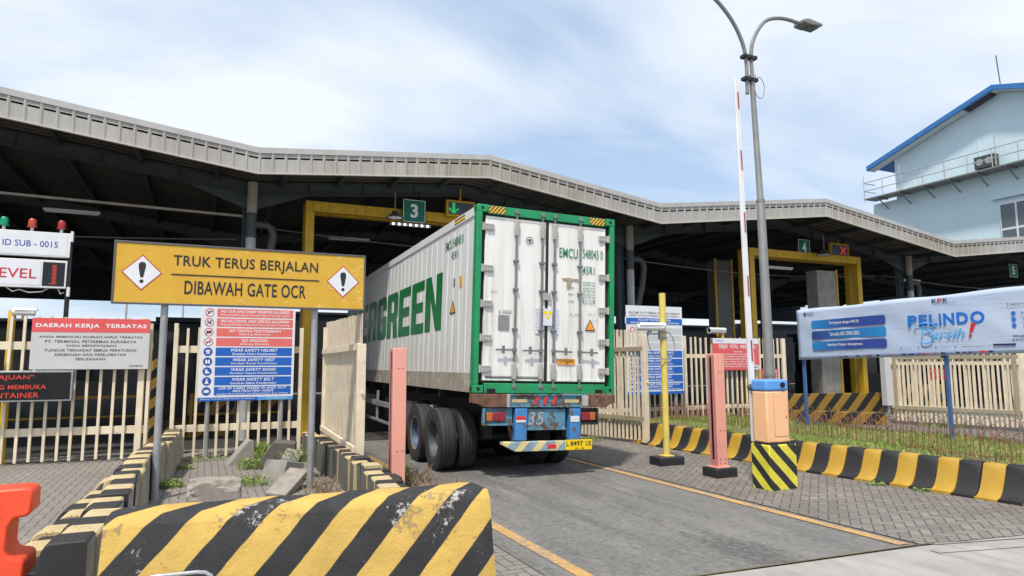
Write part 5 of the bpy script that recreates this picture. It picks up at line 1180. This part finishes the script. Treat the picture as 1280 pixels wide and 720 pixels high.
for (a, za), (b, zb) in zip(CV, CV[1:]):
    n = max(2, int(abs(b-a)/.262)); st = (b-a)/n; sl_ = (zb-za)/(b-a)
    for i in range(n):
        x = a+st*i; z_ = za+sl_*(x-a); x2 = x+st; z2 = za+sl_*(x2-a)
        prof_ = [(x, 0), (x+.016, -.020), (x+.040, -.020), (x+.07, 0), (x2, 0)]
        o_ = [(px_, YF+py_, za+sl_*(px_-a)+.028) for px_, py_ in prof_]+[(px_, YF+py_, za+sl_*(px_-a)+.575) for px_, py_ in prof_]
        mb.add(o_, [(q, q+1, 5+q+1, 5+q) for q in range(4)])
    L.add([(a, YF-.05, za), (b, YF-.05, zb), (b, YF+.02, zb), (a, YF+.02, za), (a, YF-.05, za+.03), (b, YF-.05, zb+.03), (b, YF+.02, zb+.03), (a, YF+.02, za+.03)], [(0, 3, 2, 1), (4, 5, 6, 7), (0, 1, 5, 4)])
    K.add([(a, YF-.026, za+.465), (b, YF-.026, zb+.465), (b, YF-.025, zb+.59), (a, YF-.025, za+.59), (a, YF+.22, za+.60), (b, YF+.22, zb+.60)], [(0, 1, 2, 3), (3, 2, 5, 4)])
    nn_ = max(1, round((b-a)/1.8))
    for i in range(nn_): x = a+(b-a)*(i+.3)/nn_; z_ = za+sl_*(x-a); K.add([(x, YF-.030, z_+.452), (x+.02, YF-.030, z_+.452), (x+.02, YF-.028, z_+.597), (x, YF-.028, z_+.597)], [(0, 1, 2, 3)])
mb.build('fascia', 'fascia', cn, smooth=False); L.build('fascia_lip', 'lip', cn, smooth=False); K.build('cap_flashing', 'flashing', cn, smooth=False)
# rafters, columns, purlins
valleys = [-12.0, .89, 11.65, 24.4, 36.9]
for ri, y in enumerate((17.0, 24.0, 31.0, 38.5)):
    for (a, za), (b, zb) in zip(CV, CV[1:]):
        mb = MB()
        def beam(y0, y1, d0, d1): mb.add([(a, y0, za+d0), (b, y0, zb+d0), (b, y1, zb+d0), (a, y1, za+d0), (a, y0, za+d1), (b, y0, zb+d1), (b, y1, zb+d1), (a, y1, za+d1)], [(0, 3, 2, 1), (4, 5, 6, 7), (0, 1, 5, 4), (2, 3, 7, 6)])
        beam(y-.09, y+.09, -.0, .02); beam(y-.008, y+.008, .02, .29); beam(y-.09, y+.09, .29, .31)
        for k in (1, 2, 3): x = a+(b-a)*k/4; z_ = za+(zb-za)*k/4; mb.box(x-.006, x+.006, y-.08, y+.08, z_+.022, z_+.288)
        mb.build('rafter', 'steel_dark', cn, smooth=False)
    for vx in valleys:
        z_ = zc(vx); mb = MB(); w = .1 if vx > 1 else .1
        ox = -.14 if vx > 10 else .0
        mb.box(vx+ox-.16, vx+ox+.02, y-.012+.15, y+.012+.15, 0, z_); mb.box(vx+ox-.17, vx+ox-.155, y+.05, y+.25, 0, z_); mb.box(vx+ox+.015, vx+ox+.03, y+.05, y+.25, 0, z_)
        mb.build('column', 'steel_teal', cn, smooth=False)
        if 1:
            mb = MB()
            for s_ in (-1, 1): mb.prism([(0, 0), (0, -.38), (1.5*s_, 0)], lambda p, q: (vx+p, y-.01, z_+q+.01+abs(p)*.12), lambda p, q: (vx+p, y+.01, z_+q+.01+abs(p)*.12))
            mb.build('haunch', 'steel_dark', cn, smooth=False)
        if ri == 0:
            px_ = vx+.02 if vx < 10 else vx+.02
            mb = MB(); mb.cyl((px_, y-.10, z_-.45), (px_, y-.10, z_+.3), .115, n=16); mb.build('downpipe', 'pipe_beige', cn)
            mb = MB(); mb.cyl((px_, y-.10, z_-1.05), (px_, y-.10, z_-.45), .118, n=16); mb.tube([(px_, y-.10, z_-.72), (px_+.34, y-.10, z_-.72), (px_+.46, y-.10, z_-.80), (px_+.50, y-.10, z_-.95), (px_+.42, y-.10, z_-1.5), (px_+.2, y-.1, z_-2.3)], .095, 12); mb.build('downpipe', 'pipe_dark', cn)
            mb = MB(); mb.cyl((px_, y-.10, 0), (px_, y-.10, z_-1.05), .115, n=16); mb.build('downpipe', 'pipe', cn)
for (a, za), (b, zb) in zip(CV, CV[1:]):
    for k in range(1, 5):
        x = a+(b-a)*(k-.5)/4; z_ = zc(x); mb = MB(); mb.box(x-.04, x+.04, YF+.03, YB, z_+.18 if k % 2 else z_+.2, z_+.335); mb.build('purlin', 'steel_dark', cn, smooth=False)
mb = MB()
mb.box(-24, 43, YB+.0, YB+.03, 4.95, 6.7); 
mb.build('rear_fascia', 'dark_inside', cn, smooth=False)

# conduit rail crossing the left bay
t = thing('conduit_rail', 'long thin perforated conduit rail crossing the dark left bay of the canopy', 'rail', (-12, 17.0, 5.33))
mb = MB(); mb.bar((0, 0, .14), (12.7, 0, -.08), .07, .05)
for i in range(160): x = .04+i*.079; mb.box(x, x+.02, -.045, -.034, .13-.0173*x-.022, .13-.0173*x+.022)
mb.build('rail_body', 'pipe_beige', t, smooth=False)

# portals
def portal(label, x0, x1, y, zt, w=.21):
    t = thing('gantry_frame', label, 'gantry', (x0, y, 0))
    W_ = x1-x0
    for dy_ in (0, .34):
        for x in (-w/2, W_-w/2):
            mb = MB(); mb.box(x, x+w, dy_-w/2, dy_+w/2, 0, zt-w-.003); mb.build('leg', 'yellow_frame', t, bevel=.008)
        mb = MB(); mb.box(-w/2, W_+w/2, dy_-w/2, dy_+w/2, zt-w, zt+.05); mb.build('beam', 'yellow_frame', t, bevel=.008)
    mb = MB()
    for x in (0, W_/2, W_): mb.box(x-.06, x+.06, w/2+.003, .34-w/2-.003, zt-.18, zt-.05)
    mb.build('cross_tie', 'yellow_frame', t, bevel=.006)
    return t
portal('yellow steel scanner gantry frame over lane three', 2.28, 7.3, 17.2, 5.76)
portal('yellow steel scanner gantry frame over lane four', 16.45, 21.55, 16.9, 5.50)
def panel(label, x0, x1, y, zt, mat='cement', edges=(0, 1)):
    t = thing('scanner_cabinet', label, 'cabinet', (x0, y, 0)); mb = MB(); mb.box(.0, x1-x0-.09, .02, .5, .08, zt-.05); mb.build('side_panel', mat, t, bevel=.01)
    for x in [(-.06, x1-x0-.085)[e] for e in edges]: mb = MB(); mb.box(x, x+.07, 0, .07, 0, zt); mb.build('corner_frame', 'yellow_frame', t)
panel('tall grey cabinet with yellow edges left of the lane four gantry', 16.95, 17.75, 19.1, 5.55)
panel('tall grey cabinet with yellow edges right inside the lane four gantry', 19.66, 20.68, 17.0, 5.05, 'concrete', (1,))

# lane signs and displays
def lane_sign(num, x, z, label, s_=.62, y=16.86):
    t = thing('lane_sign', label, 'sign', (x, y, z)); mb = MB(); mb.box(-s_/2, s_/2, 0, .02, -s_/2, s_/2); mb.build('plate_face', 'sign_green', t, bevel=.004)
    mb = MB(); e = s_/2-.015
    for a in ((-e, e, -.003, -.0005, e-.012, e), (-e, e, -.003, -.0005, -e, -e+.012), (-e, -e+.012, -.003, -.0005, -e, e), (e-.012, e, -.003, -.0005, -e, e)): mb.box(*a)
    mb.build('border', 'white_ink', t, smooth=False)
    tx = Text(-.005); tx.line(num, -.10, .10, -.18, .19, .03); tx.build('white_ink', t, 'number')
    mb = MB(); zz2 = zc(x)-z+.1
    for q in (-.2, .2): mb.cyl((q, .015, s_/2), (q, .015, max(s_/2+.05, zz2)), .01, n=6)
    mb.build('hanger', 'steel_dark', t)
lane_sign('3', 4.89, 5.73, 'green lane sign with white number 3 hanging over the container lane'); lane_sign('4', 18.93, 5.73, 'green lane sign with white number 4 hanging beside the red cross display', .58); lane_sign('5', 31.05, 5.57, 'green lane sign with white number 5 at the far right under the canopy', .58)
def lane_display(x, z, w, h_, label, green):
    t = thing('lane_signal', label, 'signal', (x, 16.88, z)); mb = MB()
    for a in ((-w/2, w/2, 0, .12, h_/2-.05, h_/2), (-w/2, w/2, 0, .12, -h_/2, -h_/2+.05), (-w/2, -w/2+.05, 0, .12, -h_/2+.05, h_/2-.05), (w/2-.05, w/2, 0, .12, -h_/2+.05, h_/2-.05)): mb.box(*a)
    mb.build('signal_case', 'yellow_frame', t); mb = MB(); mb.box(-w/2+.05, w/2-.05, .02, .10, -h_/2+.05, h_/2-.05); mb.build('screen', 'window', t)
    mb = MB()
    if green:
        for i in range(6): mb.box(-.24, -.16, .012, .018, .12-i*.05, .15-i*.05)
        for i in range(4): mb.box(-.34+i*.035, -.30+i*.035, .012, .018, -.03-i*.03, .0-i*.03); mb.box(-.10-i*.035, -.06-i*.035, .012, .018, -.03-i*.03, .0-i*.03)
    else:
        mb.bar((.05, .014, -.14), (.32, .014, .14), .006, .05); mb.bar((.05, .012, .14), (.32, .012, -.14), .006, .05)
    mb.build('arrow' if green else 'cross', 'led_green' if green else 'led_red', t, smooth=False)
    mb = MB(); mb.box(-.02, .02, .04, .08, h_/2, zc(x)-z+.2); mb.build('hanger', 'yellow_frame', t)
lane_display(6.2, 5.92, .82, .44, 'yellow framed lane signal with green down arrow beside sign 3', True)
lane_display(20.72, 5.75, .90, .50, 'yellow framed lane signal with red cross over lane four', False)
t = thing('led_light_bar', 'bar of bright white LED lamps under the lane 3 sign', 'lamp', (4.78, 16.85, 5.34)); mb = MB(); mb.bar((-.54, 0, .0), (.54, 0, -.0), .10, .07); mb.build('housing', 'galv', t)
for i in range(7): mb = MB(); x = -.46+i*.153; mb.lathe([(-.054, 0), (-.056, .020), (-.050, .032)], (x, 0, 0), 12, 'y'); mb.build('led_lens', 'led_white', t)
mb = MB(); mb.cyl((-.3, 0, .03), (-.3, 0, .11), .012, n=6); mb.cyl((.3, 0, .03), (.3, 0, .11), .012, n=6); mb.build('hanger', 'galv', t)
def bell(x, y, z, r, label):
    t = thing('pendant_lamp', label, 'lamp', (x, y, z)); mb = MB(); mb.lathe([(0, r), (.015, r*1.02), (.05, r*.8), (.10, r*.45), (.18, r*.3), (.20, 0)], (0, 0, 0), 24, 'z'); mb.build('lamp_shade', 'pipe_dark', t)
    mb = MB(); mb.lathe([(.01, 0), (.008, r*.85)], (0, 0, 0), 20, 'z'); mb.build('diffuser', 'white', t)
    mb = MB(); mb.cyl((0, 0, .2), (0, 0, max(.3, zc(x)-z)), .010, n=6); mb.build('hanger', 'galv', t)
bell(4.28, 16.5, 5.42, .22, 'flat pendant lamp hanging left of the lane 3 sign'); bell(19.35, 16.4, 5.42, .27, 'bell shaped pendant lamp between the lane 4 sign and the red cross')

for x, y, z, lab in ((18.5, 17.6, 5.05, 'white batten light under the beam of the lane four gantry'), (3.9, 20.5, 5.5, 'white batten light in the dark behind the lane three gantry'), (-3.2, 20.0, 5.6, 'white batten light under the left bay of the canopy'), (27.5, 19.0, 5.2, 'white batten light under the bay of lane five')):
    t = thing('batten_light', lab, 'lamp', (x, y, z)); mb = MB(); mb.box(-.62, .62, -.05, .05, .02, .08); mb.build('housing', 'white', t, bevel=.006); mb = MB(); mb.cyl((-.58, 0, 0), (.58, 0, 0), .02, n=8); mb.build('tube', 'white', t)
    mb = MB(); mb.cyl((-.4, 0, .08), (-.4, 0, zc(x)+.3-z), .006, n=5); mb.cyl((.4, 0, .08), (.4, 0, zc(x)+.3-z), .006, n=5); mb.build('hanger', 'steel_dark', t)
for x0, x1, y, z, lab in ((1.0, 11.5, 18.6, 5.35, 'sagging grey cable strung across the lane three bay'), (11.9, 24.2, 18.2, 5.15, 'sagging grey cable strung across the lane four bay'), (24.6, 36.5, 18.2, 5.2, 'sagging grey cable strung across the lane five bay'), (-11.6, .7, 19.4, 5.1, 'sagging grey cable strung across the left bay')):
    mb = MB(); mb.tube([(x0+(x1-x0)*k/16, y, z-.25*math.sin(math.pi*k/16)) for k in range(17)], .016, 5); tag(mb.build('overhead_cable', 'cable'), lab, 'cable')
# things inside the canopy: booths added to darken it, striped walls, guard rails
def booth(x, y, label, w=1.7, d=3.0, h_=2.9):
    t = thing('shade_booth', label, 'booth', (x, y, 0))
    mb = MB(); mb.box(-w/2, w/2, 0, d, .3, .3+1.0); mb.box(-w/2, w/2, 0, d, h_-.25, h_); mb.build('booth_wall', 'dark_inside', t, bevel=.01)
    mb = MB(); mb.box(-w/2+.04, w/2-.04, .04, d-.04, 1.303, h_-.253); mb.build('window', 'lens', t)
    mb = MB()
    for px_ in (-w/2+.04, 0, w/2-.04): mb.box(px_-.035, px_+.035, -.005, .035, 1.303, h_-.253)
    mb.build('window_post', 'dark_blue', t); mb = MB(); mb.box(-w/2-.15, w/2+.15, -.2, d+.2, h_+.003, h_+.12); mb.build('roof', 'dark_blue', t)
    mb = MB(); mb.box(-w/2-.25, w/2+.25, -2.5, d+3, 0, .296); mb.build('island', 'hz_wall', t, bevel=.02)
for x, y, lab in ((-.2, 20.6, 'dark booth added for shade on the island between lanes two and three'), (-8.2, 20.6, 'dark booth added for shade on the island left of lane two'), (11.6, 20.2, 'dark booth added for shade on the island between lanes three and four'), (25.2, 19.6, 'dark booth added for shade on the island between lanes four and five'), (36.0, 21.0, 'dark booth added for shade on the far right island')): booth(x, y, lab)
def striped_wall(p0, p1, z0, z1, label, w=.25):
    L = math.hypot(p1[0]-p0[0], p1[1]-p0[1]); mb = MB(); mb.box(0, L, -w/2, w/2, z0, z1); o = mb.build('striped_barrier', 'hz_wall', bevel=.015); o.location = (p0[0], p0[1], 0); o.rotation_euler = (0, 0, math.atan2(p1[1]-p0[1], p1[0]-p0[0])); tag(o, label, 'barrier')
striped_wall((15.9, 15.2), (17.3, 12.95), 0, .34, 'long low yellow and black barrier in front of the lane four gantry')
striped_wall((17.4, 16.9), (21.2, 16.0), 0, .70, 'taller yellow and black barrier between the gantry legs of lane four')
striped_wall((21.7, 16.1), (23.8, 15.6), 0, .95, 'yellow and black barrier right of the lane four gantry')
striped_wall((-.3, 19.2), (1.95, 19.2), .45, .95, 'yellow and black barrier behind the middle picket fence')
def rail_set(x0, x1, y, label):
    t = thing('guard_rail', label, 'rail', (x0, y, 0)); L = x1-x0
    for z in (.55, 1.0): mb = MB(); mb.cyl((0, 0, z), (L, 0, z), .03, n=8); mb.build('rail_tube', 'yellow_dim', t)
    n = max(2, int(L/1.2))
    for i in range(n+1): mb = MB(); mb.cyl((L*i/n, 0, 0), (L*i/n, 0, 1.05), .035, n=8); mb.build('post', 'yellow_dim', t)
rail_set(-6.6, -1.3, 18.2, 'yellow tube guard rail in the dark behind the left fence'); rail_set(-.2, 1.8, 18.0, 'yellow tube guard rail in the dark behind the middle fence'); rail_set(17.2, 21.0, 19.8, 'yellow tube guard rail inside the lane four gantry')
# white equipment beside lane four
t = thing('equipment_column', 'white and pale pink equipment column right of the gantry leg of lane four', 'cabinet', (21.1, 15.4, 0))
mb = MB(); mb.box(-.38, -.08, 0, .2, .3, 2.2); mb.build('pale_panel', 'grey_sign', t, bevel=.01); mb = MB(); mb.box(-.05, .14, .02, .2, .5, 1.6); mb.build('junction_box', 'white', t, bevel=.01); mb = MB(); mb.box(-.30, -.18, .05, .15, 0, .3); mb.build('stand', 'galv', t)

# far things beyond the canopy: dark backdrop added to block its open end, masts
def backdrop_block(x, y, w, d, h_, label, mat='dark_blue'):
    t = thing('backdrop_building', label, 'building', (x, y, 0)); mb = MB(); mb.box(0, w, 0, d, 0, h_); mb.build('wall', mat, t)
    mb = MB(); mb.box(-.15, w+.15, -.15, d, h_+.003, h_+.15); mb.build('roof', 'ink', t)
    mb = MB()
    for i in range(int(w/3)): mb.box(.8+i*3, 2.0+i*3, -.02, .02, 1.0, 2.1)
    mb.build('window', 'lens', t)
backdrop_block(-16, 42, 18.0, 5, 4.0, 'low dark backdrop building added beyond the left bays of the canopy'); backdrop_block(2.6, 44, 14.5, 5, 4.9, 'dark backdrop building added beyond the middle bays of the canopy')
backdrop_block(18.0, 43, 22.0, 6, 4.6, 'long dark backdrop building added beyond the lane four gantry'); backdrop_block(41, 43, 30.0, 6, 4.9, 'dark backdrop building added beyond the far right bays of the canopy')
for x, y, h_, lab in ((-5.6, 60, 13, 'thin pale mast far behind the weighing display'), (-1.9, 70, 14, 'thin pale mast far behind the big yellow sign')):
    mb = MB(); mb.tube([(0, 0, 0), (0, 0, h_)], [.12, .05], 8); o = mb.build('mast', 'pipe', None); o.location = (x, y, 0); tag(o, lab, 'mast')

# ------------------------------------------------------------------ pale blue building at right
BX = 40.5
t = thing('warehouse', 'pale blue gabled building with blue roof trim and a catwalk behind the canopy', 'building', (BX, 0, 0))
RY, RZ = 21.86, 17.25; EY = 29.95; EZ = 14.72; sl_ = (RZ-EZ)/(EY-RY); YN = 2*RY-EY
def roofz(y): return RZ-abs(y-RY)*sl_
wy1 = 28.5; wy0 = 2*RY-wy1
mb = MB(); mb.prism([(wy0, 0), (wy1, 0), (wy1, roofz(wy1)-.32), (RY, RZ-.32), (wy0, roofz(wy0)-.32)], lambda a, b: (0, a, b), lambda a, b: (30, a, b)); wl = mb.build('wall', 'wall_blue', t, smooth=False)
mb = MB(); mb.box(.01, 28, wy1+.003, 30.2, 0, 12.25); mb.build('wall', 'wall_blue', t, smooth=False)
mb = MB(); mb.box(-.03, 0, 27.2, 27.32, 9, roofz(27.2)-.4); mb.box(-.03, 0, 23.2, 23.3, 12, roofz(23.2)-.4); mb.bar((-.01, 27.0, 11.2), (-.01, 23.4, 11.45), .02, .05); mb.build('wall_trim', 'wall_blue', t, smooth=False)
for s_ in (1, -1):
    mb = MB(); e = RY+s_*(EY-RY)
    mb.prism([(RY, RZ), (e, EZ), (e, EZ-.30), (RY, RZ-.30)], lambda a, b: (-.8, a, b), lambda a, b: (-.65, a, b)); mb.build('roof_trim', 'trim_blue', t, smooth=False)
    mb = MB(); mb.prism([(RY, RZ-.003), (e, EZ-.003), (e, EZ-.10), (RY, RZ-.10)], lambda a, b: (-.647, a, b), lambda a, b: (31, a, b)); mb.build('roof', 'trim_blue', t, smooth=False)
    mb = MB(); mb.prism([(RY, RZ-.20), (e, EZ-.20), (e, EZ-.30), (RY, RZ-.30)], lambda a, b: (-.646, a, b), lambda a, b: (-.002, a, b)); mb.build('soffit', 'soffit', t, smooth=False)
mb = MB(); mb.box(-1.0, -.2, 22.1, 23.4, 16.35, 16.40); 
mb = MB(); mb.prism([(22.0, roofz(22.0)-.32), (23.6, roofz(23.6)-.32), (23.5, roofz(23.5)-.38), (22.1, roofz(22.1)-.38)], lambda a, b: (-.6, a, b), lambda a, b: (-.1, a, b)); mb.build('soffit_opening', 'lens', t, smooth=False)
# windows
mb = MB(); mb.box(-.06, -.0, 19.0, 22.42, 8.0, 10.6); w_ = mb.build('window', 'white', t, bevel=.01)
mb = MB()
for i in range(4):
    for j in range(2): mb.box(-.08, -.061, 19.1+i*.84, 19.82+i*.84, 8.1+j*1.0 if j == 0 else 9.2, 9.05 if j == 0 else 10.5)
mb.build('pane', 'window', w_, smooth=False)
mb = MB(); mb.box(-.25, 0, 18.9, 22.7, 10.85, 10.95); mb.build('window_hood', 'wall_blue', w_)
# catwalk
mb = MB(); mb.box(-1.1, -.02, 10, 30.0, 12.42, 12.50); cw = mb.build('catwalk', 'lamp_metal', t, smooth=False)
mb = MB(); y = 10.5
while y < 30: mb.bar((-.02, y, 11.75), (-1.0, y, 12.38), .05, .05); mb.box(-1.08, -.02, y-.03, y+.03, 12.35, 12.418); y += 1.55
mb.build('support_brackets', 'lamp_metal', cw, smooth=False)
mb = MB()
for z in (13.0, 13.55): mb.cyl((-1.08, 10, z), (-1.08, 30.0, z), .028, n=6)
y = 10.
while y <= 30.01: mb.cyl((-1.08, y, 12.5), (-1.08, y, 13.57), .028, n=6); y += 1.3333
for z in (13.0, 13.55): mb.cyl((-1.08, 30, z), (.0, 30, z), .028, n=6)
mb.cyl((-1.08, 30, 12.3), (-1.08, 30, 14.0), .03, n=6); mb.cyl((-.9, 27.6, 12.5), (-.9, 27.6, 14.2), .03, n=6); mb.cyl((-.9, 21.9, 12.5), (-.9, 21.9, 14.3), .03, n=6); mb.build('railing', 'pipe', cw, smooth=False)
mb = MB(); mb.box(-.5, -.05, 22.2, 23.3, 12.75, 13.45); q = mb.build('air_conditioner', 'pipe_dark', t, bevel=.02)
mb = MB()
for yy_ in (22.5, 23.0): mb.tube([(-.505, yy_, 13.1), (-.52, yy_, 13.1)], .2, 18)
mb.build('fan_grille', 'galv', q)
mb = MB(); mb.cyl((-.6, 21.5, RZ-.05), (-.6, 21.6, 18.9), .03, n=6); mb.build('antenna', 'ink_grey', t)

# ------------------------------------------------------------------ broken concrete, stones and weeds
def rock(label, loc, size, mat, seed, name='broken_concrete', flat=.2, rz=0, cuts=True):
    import bmesh
    rnd = random.Random(seed); bm = bmesh.new(); bmesh.ops.create_icosphere(bm, subdivisions=4, radius=1)
    from mathutils import noise as mn
    for v in bm.verts:
        c_ = v.co; k = 1+.32*mn.noise(c_*1.6+Vector((seed, 0, 0)))+.13*mn.noise(c_*5)+.05*mn.noise(c_*14); v.co = Vector((max(-.78, min(.78, c_.x*k)), max(-.78, min(.78, c_.y*k)), max(-.5, min(.75, c_.z*k))))
        v.co.x *= size[0]*.64; v.co.y *= size[1]*.64; v.co.z = (v.co.z+.45)*size[2]*.84
    me = bpy.data.meshes.new(name); bm.to_mesh(me); bm.free(); me.materials.append(M[mat]); o = bpy.data.objects.new(name, me); COL.objects.link(o); o.location = loc; o.rotation_euler = (0, 0, rz); tag(o, label, 'rubble')
def wedge(label, loc, pts, w, rz, mat='concrete', tilt=(0, 0)):
    mb = MB(); mb.prism(pts, lambda a, b: (a, -w/2, b), lambda a, b: (a, w/2, b)); o = mb.build('broken_concrete', mat, bevel=.012); o.location = loc; o.rotation_euler = (tilt[0], tilt[1], rz); tag(o, label, 'rubble')
wedge('grey triangular concrete end piece standing before the middle fence', (.58, 12.95, 0), [(-.15, 0), (.30, 0), (.28, .40), (.20, .42)], .3, R(8))
wedge('dark slanted concrete block beside the triangular end piece', (1.12, 12.35, 0), [(-.25, 0), (.42, 0), (.40, .40), (.05, .44)], .5, R(-10), 'concrete_dark')
wedge('long tilted concrete channel lying against the dark block', (1.26, 11.2, .06), [(-.40, 0), (.40, 0), (.40, .22), (-.40, .22)], .26, R(72), 'concrete', (R(14), R(-16)))
wedge('square concrete lump lying in front of the tilted channel', (1.12, 10.7, 0), [(-.22, 0), (.22, .02), (.26, .26), (-.10, .34)], .42, R(40))
wedge('pale concrete slab piece lying nearest to the right signpost', (1.13, 9.9, .03), [(-.42, 0), (.42, 0), (.42, .13), (-.42, .13)], .28, R(62), 'stone', (R(6), R(-14)))
rock('pale broken stone lump behind the striped barrier', (.20, 9.35, -.02), (.62, .40, .34), 'stone', 5, 'broken_stone')
def weed(label, loc, rad, hgt, n, mat='weed', w=.011, lean=.8, cat='weeds'):
    if mat == 'weed': hgt *= .62; n = int(n*.42); rad *= .85
    else: n = int(n*.45); w = .004; hgt *= .8
    mb = MB()
    def f():
        a = random.uniform(0, 6.28); r_ = rad*math.sqrt(random.random()); return (r_*math.cos(a)*1.2, r_*math.sin(a), 0)
    blades(mb, n, f, hgt*.35, hgt, w, lean)
    if mat == 'weed':
        for _ in range(n):
            x, y, z = f(); z = random.uniform(.02, hgt*.9); s_ = random.uniform(.012, .032); a = random.uniform(0, 6.28); p = random.uniform(-.5, .5)
            u = Vector((math.cos(a), math.sin(a), p))*s_; v_ = Vector((-math.sin(a), math.cos(a), .3))*s_*.5; q = Vector((x, y, z)); mb.add([tuple(q-u), tuple(q-v_), tuple(q+u), tuple(q+v_)], [(0, 1, 2, 3)])
    o = mb.build('weed_clump', mat, smooth=False); o.location = loc; tag(o, label, cat)
weed('bright green weed clump between the gate leaf and the left salmon post', (2.42, 9.75, 0), .34, .50, 1700)
weed('dry reddish grass tuft behind the left salmon post', (2.75, 9.75, 0), .26, .34, 260, 'dry', .008, .9, 'dry grass')
weed('dry grass tuft along the road edge right of the left salmon post', (2.95, 8.95, 0), .35, .30, 300, 'dry', .008, .9, 'dry grass')
weed('green weeds growing between the triangular concrete piece and the dark block', (.86, 12.3, 0), .28, .34, 420)
weed('tall green weeds behind the dark concrete block at the fence', (1.05, 13.5, 0), .28, .55, 360)
weed('green weeds around the square concrete lump', (.78, 10.7, 0), .30, .24, 420)
weed('green weeds on the tilted concrete channel beside the kerb row', (1.42, 11.3, .2), .20, .35, 260)
weed('thin brown green grass in front of the narrow kerb row', (1.5, 9.2, 0), .20, .42, 160, 'dry', .008, .6, 'dry grass')
weed('green weeds along the back of the left kerb row', (-.34, 10.9, 0), .16, .22, 300)
weed('green weeds at the far end of the left kerb row', (-.20, 12.7, 0), .16, .16, 200)
weed('low green weeds at the foot of the middle fence', (.1, 13.75, 0), .35, .12, 260)
weed('green weeds at the foot of the right gate leaf', (8.0, 13.3, 0), .30, .18, 300)
weed('green weeds at the foot of the far right gate leaf', (18.1, 11.9, 0), .7, .22, 600)
weed('small weeds in the joint at the foot of the grass strip kerb', (8.72, 6.75, 0), .13, .10, 140)
weed('small weeds at the kerb foot nearer the right edge of the view', (8.85, 6.15, 0), .12, .09, 120)
weed('small weed tuft growing from the low kerb row beside the plastic barrier', (-.78, 5.25, 0), .10, .14, 90)
# leafy sapling in the strip
t = thing('sapling', 'small green leafy sapling behind the right salmon post', 'plant', (9.75, 11.0, .33))
mb = MB(); tips = []
for k in range(7):
    a = random.uniform(0, 6.28); b_ = Vector((0, 0, .1+.07*k)); e = b_+Vector((math.cos(a)*.22, math.sin(a)*.22, .14)); mb.tube([tuple(b_), tuple((b_+e)/2+Vector((0, 0, .03))), tuple(e)], .005, 5); tips += [b_.lerp(e, u) for u in (.35, .6, .8, 1.)]
mb.tube([(0, 0, 0), (.02, 0, .3), (0, .02, .62)], [.012, .009, .004], 6); mb.build('stem', 'dry', t)
mb = MB()
for p in tips+[Vector((0, .02, .6))]*3:
    for _ in range(2):
        a = random.uniform(0, 6.28); u = Vector((math.cos(a), math.sin(a), random.uniform(-.2, .4)))*.095; v_ = Vector((-math.sin(a), math.cos(a), .1))*.026
        mb.add([tuple(p), tuple(p+u*.5+v_), tuple(p+u), tuple(p+u*.5-v_)], [(0, 1, 2, 3)])
mb.build('leaves', 'weed', t, smooth=False)

bpy.data.objects.remove(_to)
SC.render.resolution_x = 1024; SC.render.resolution_y = 576
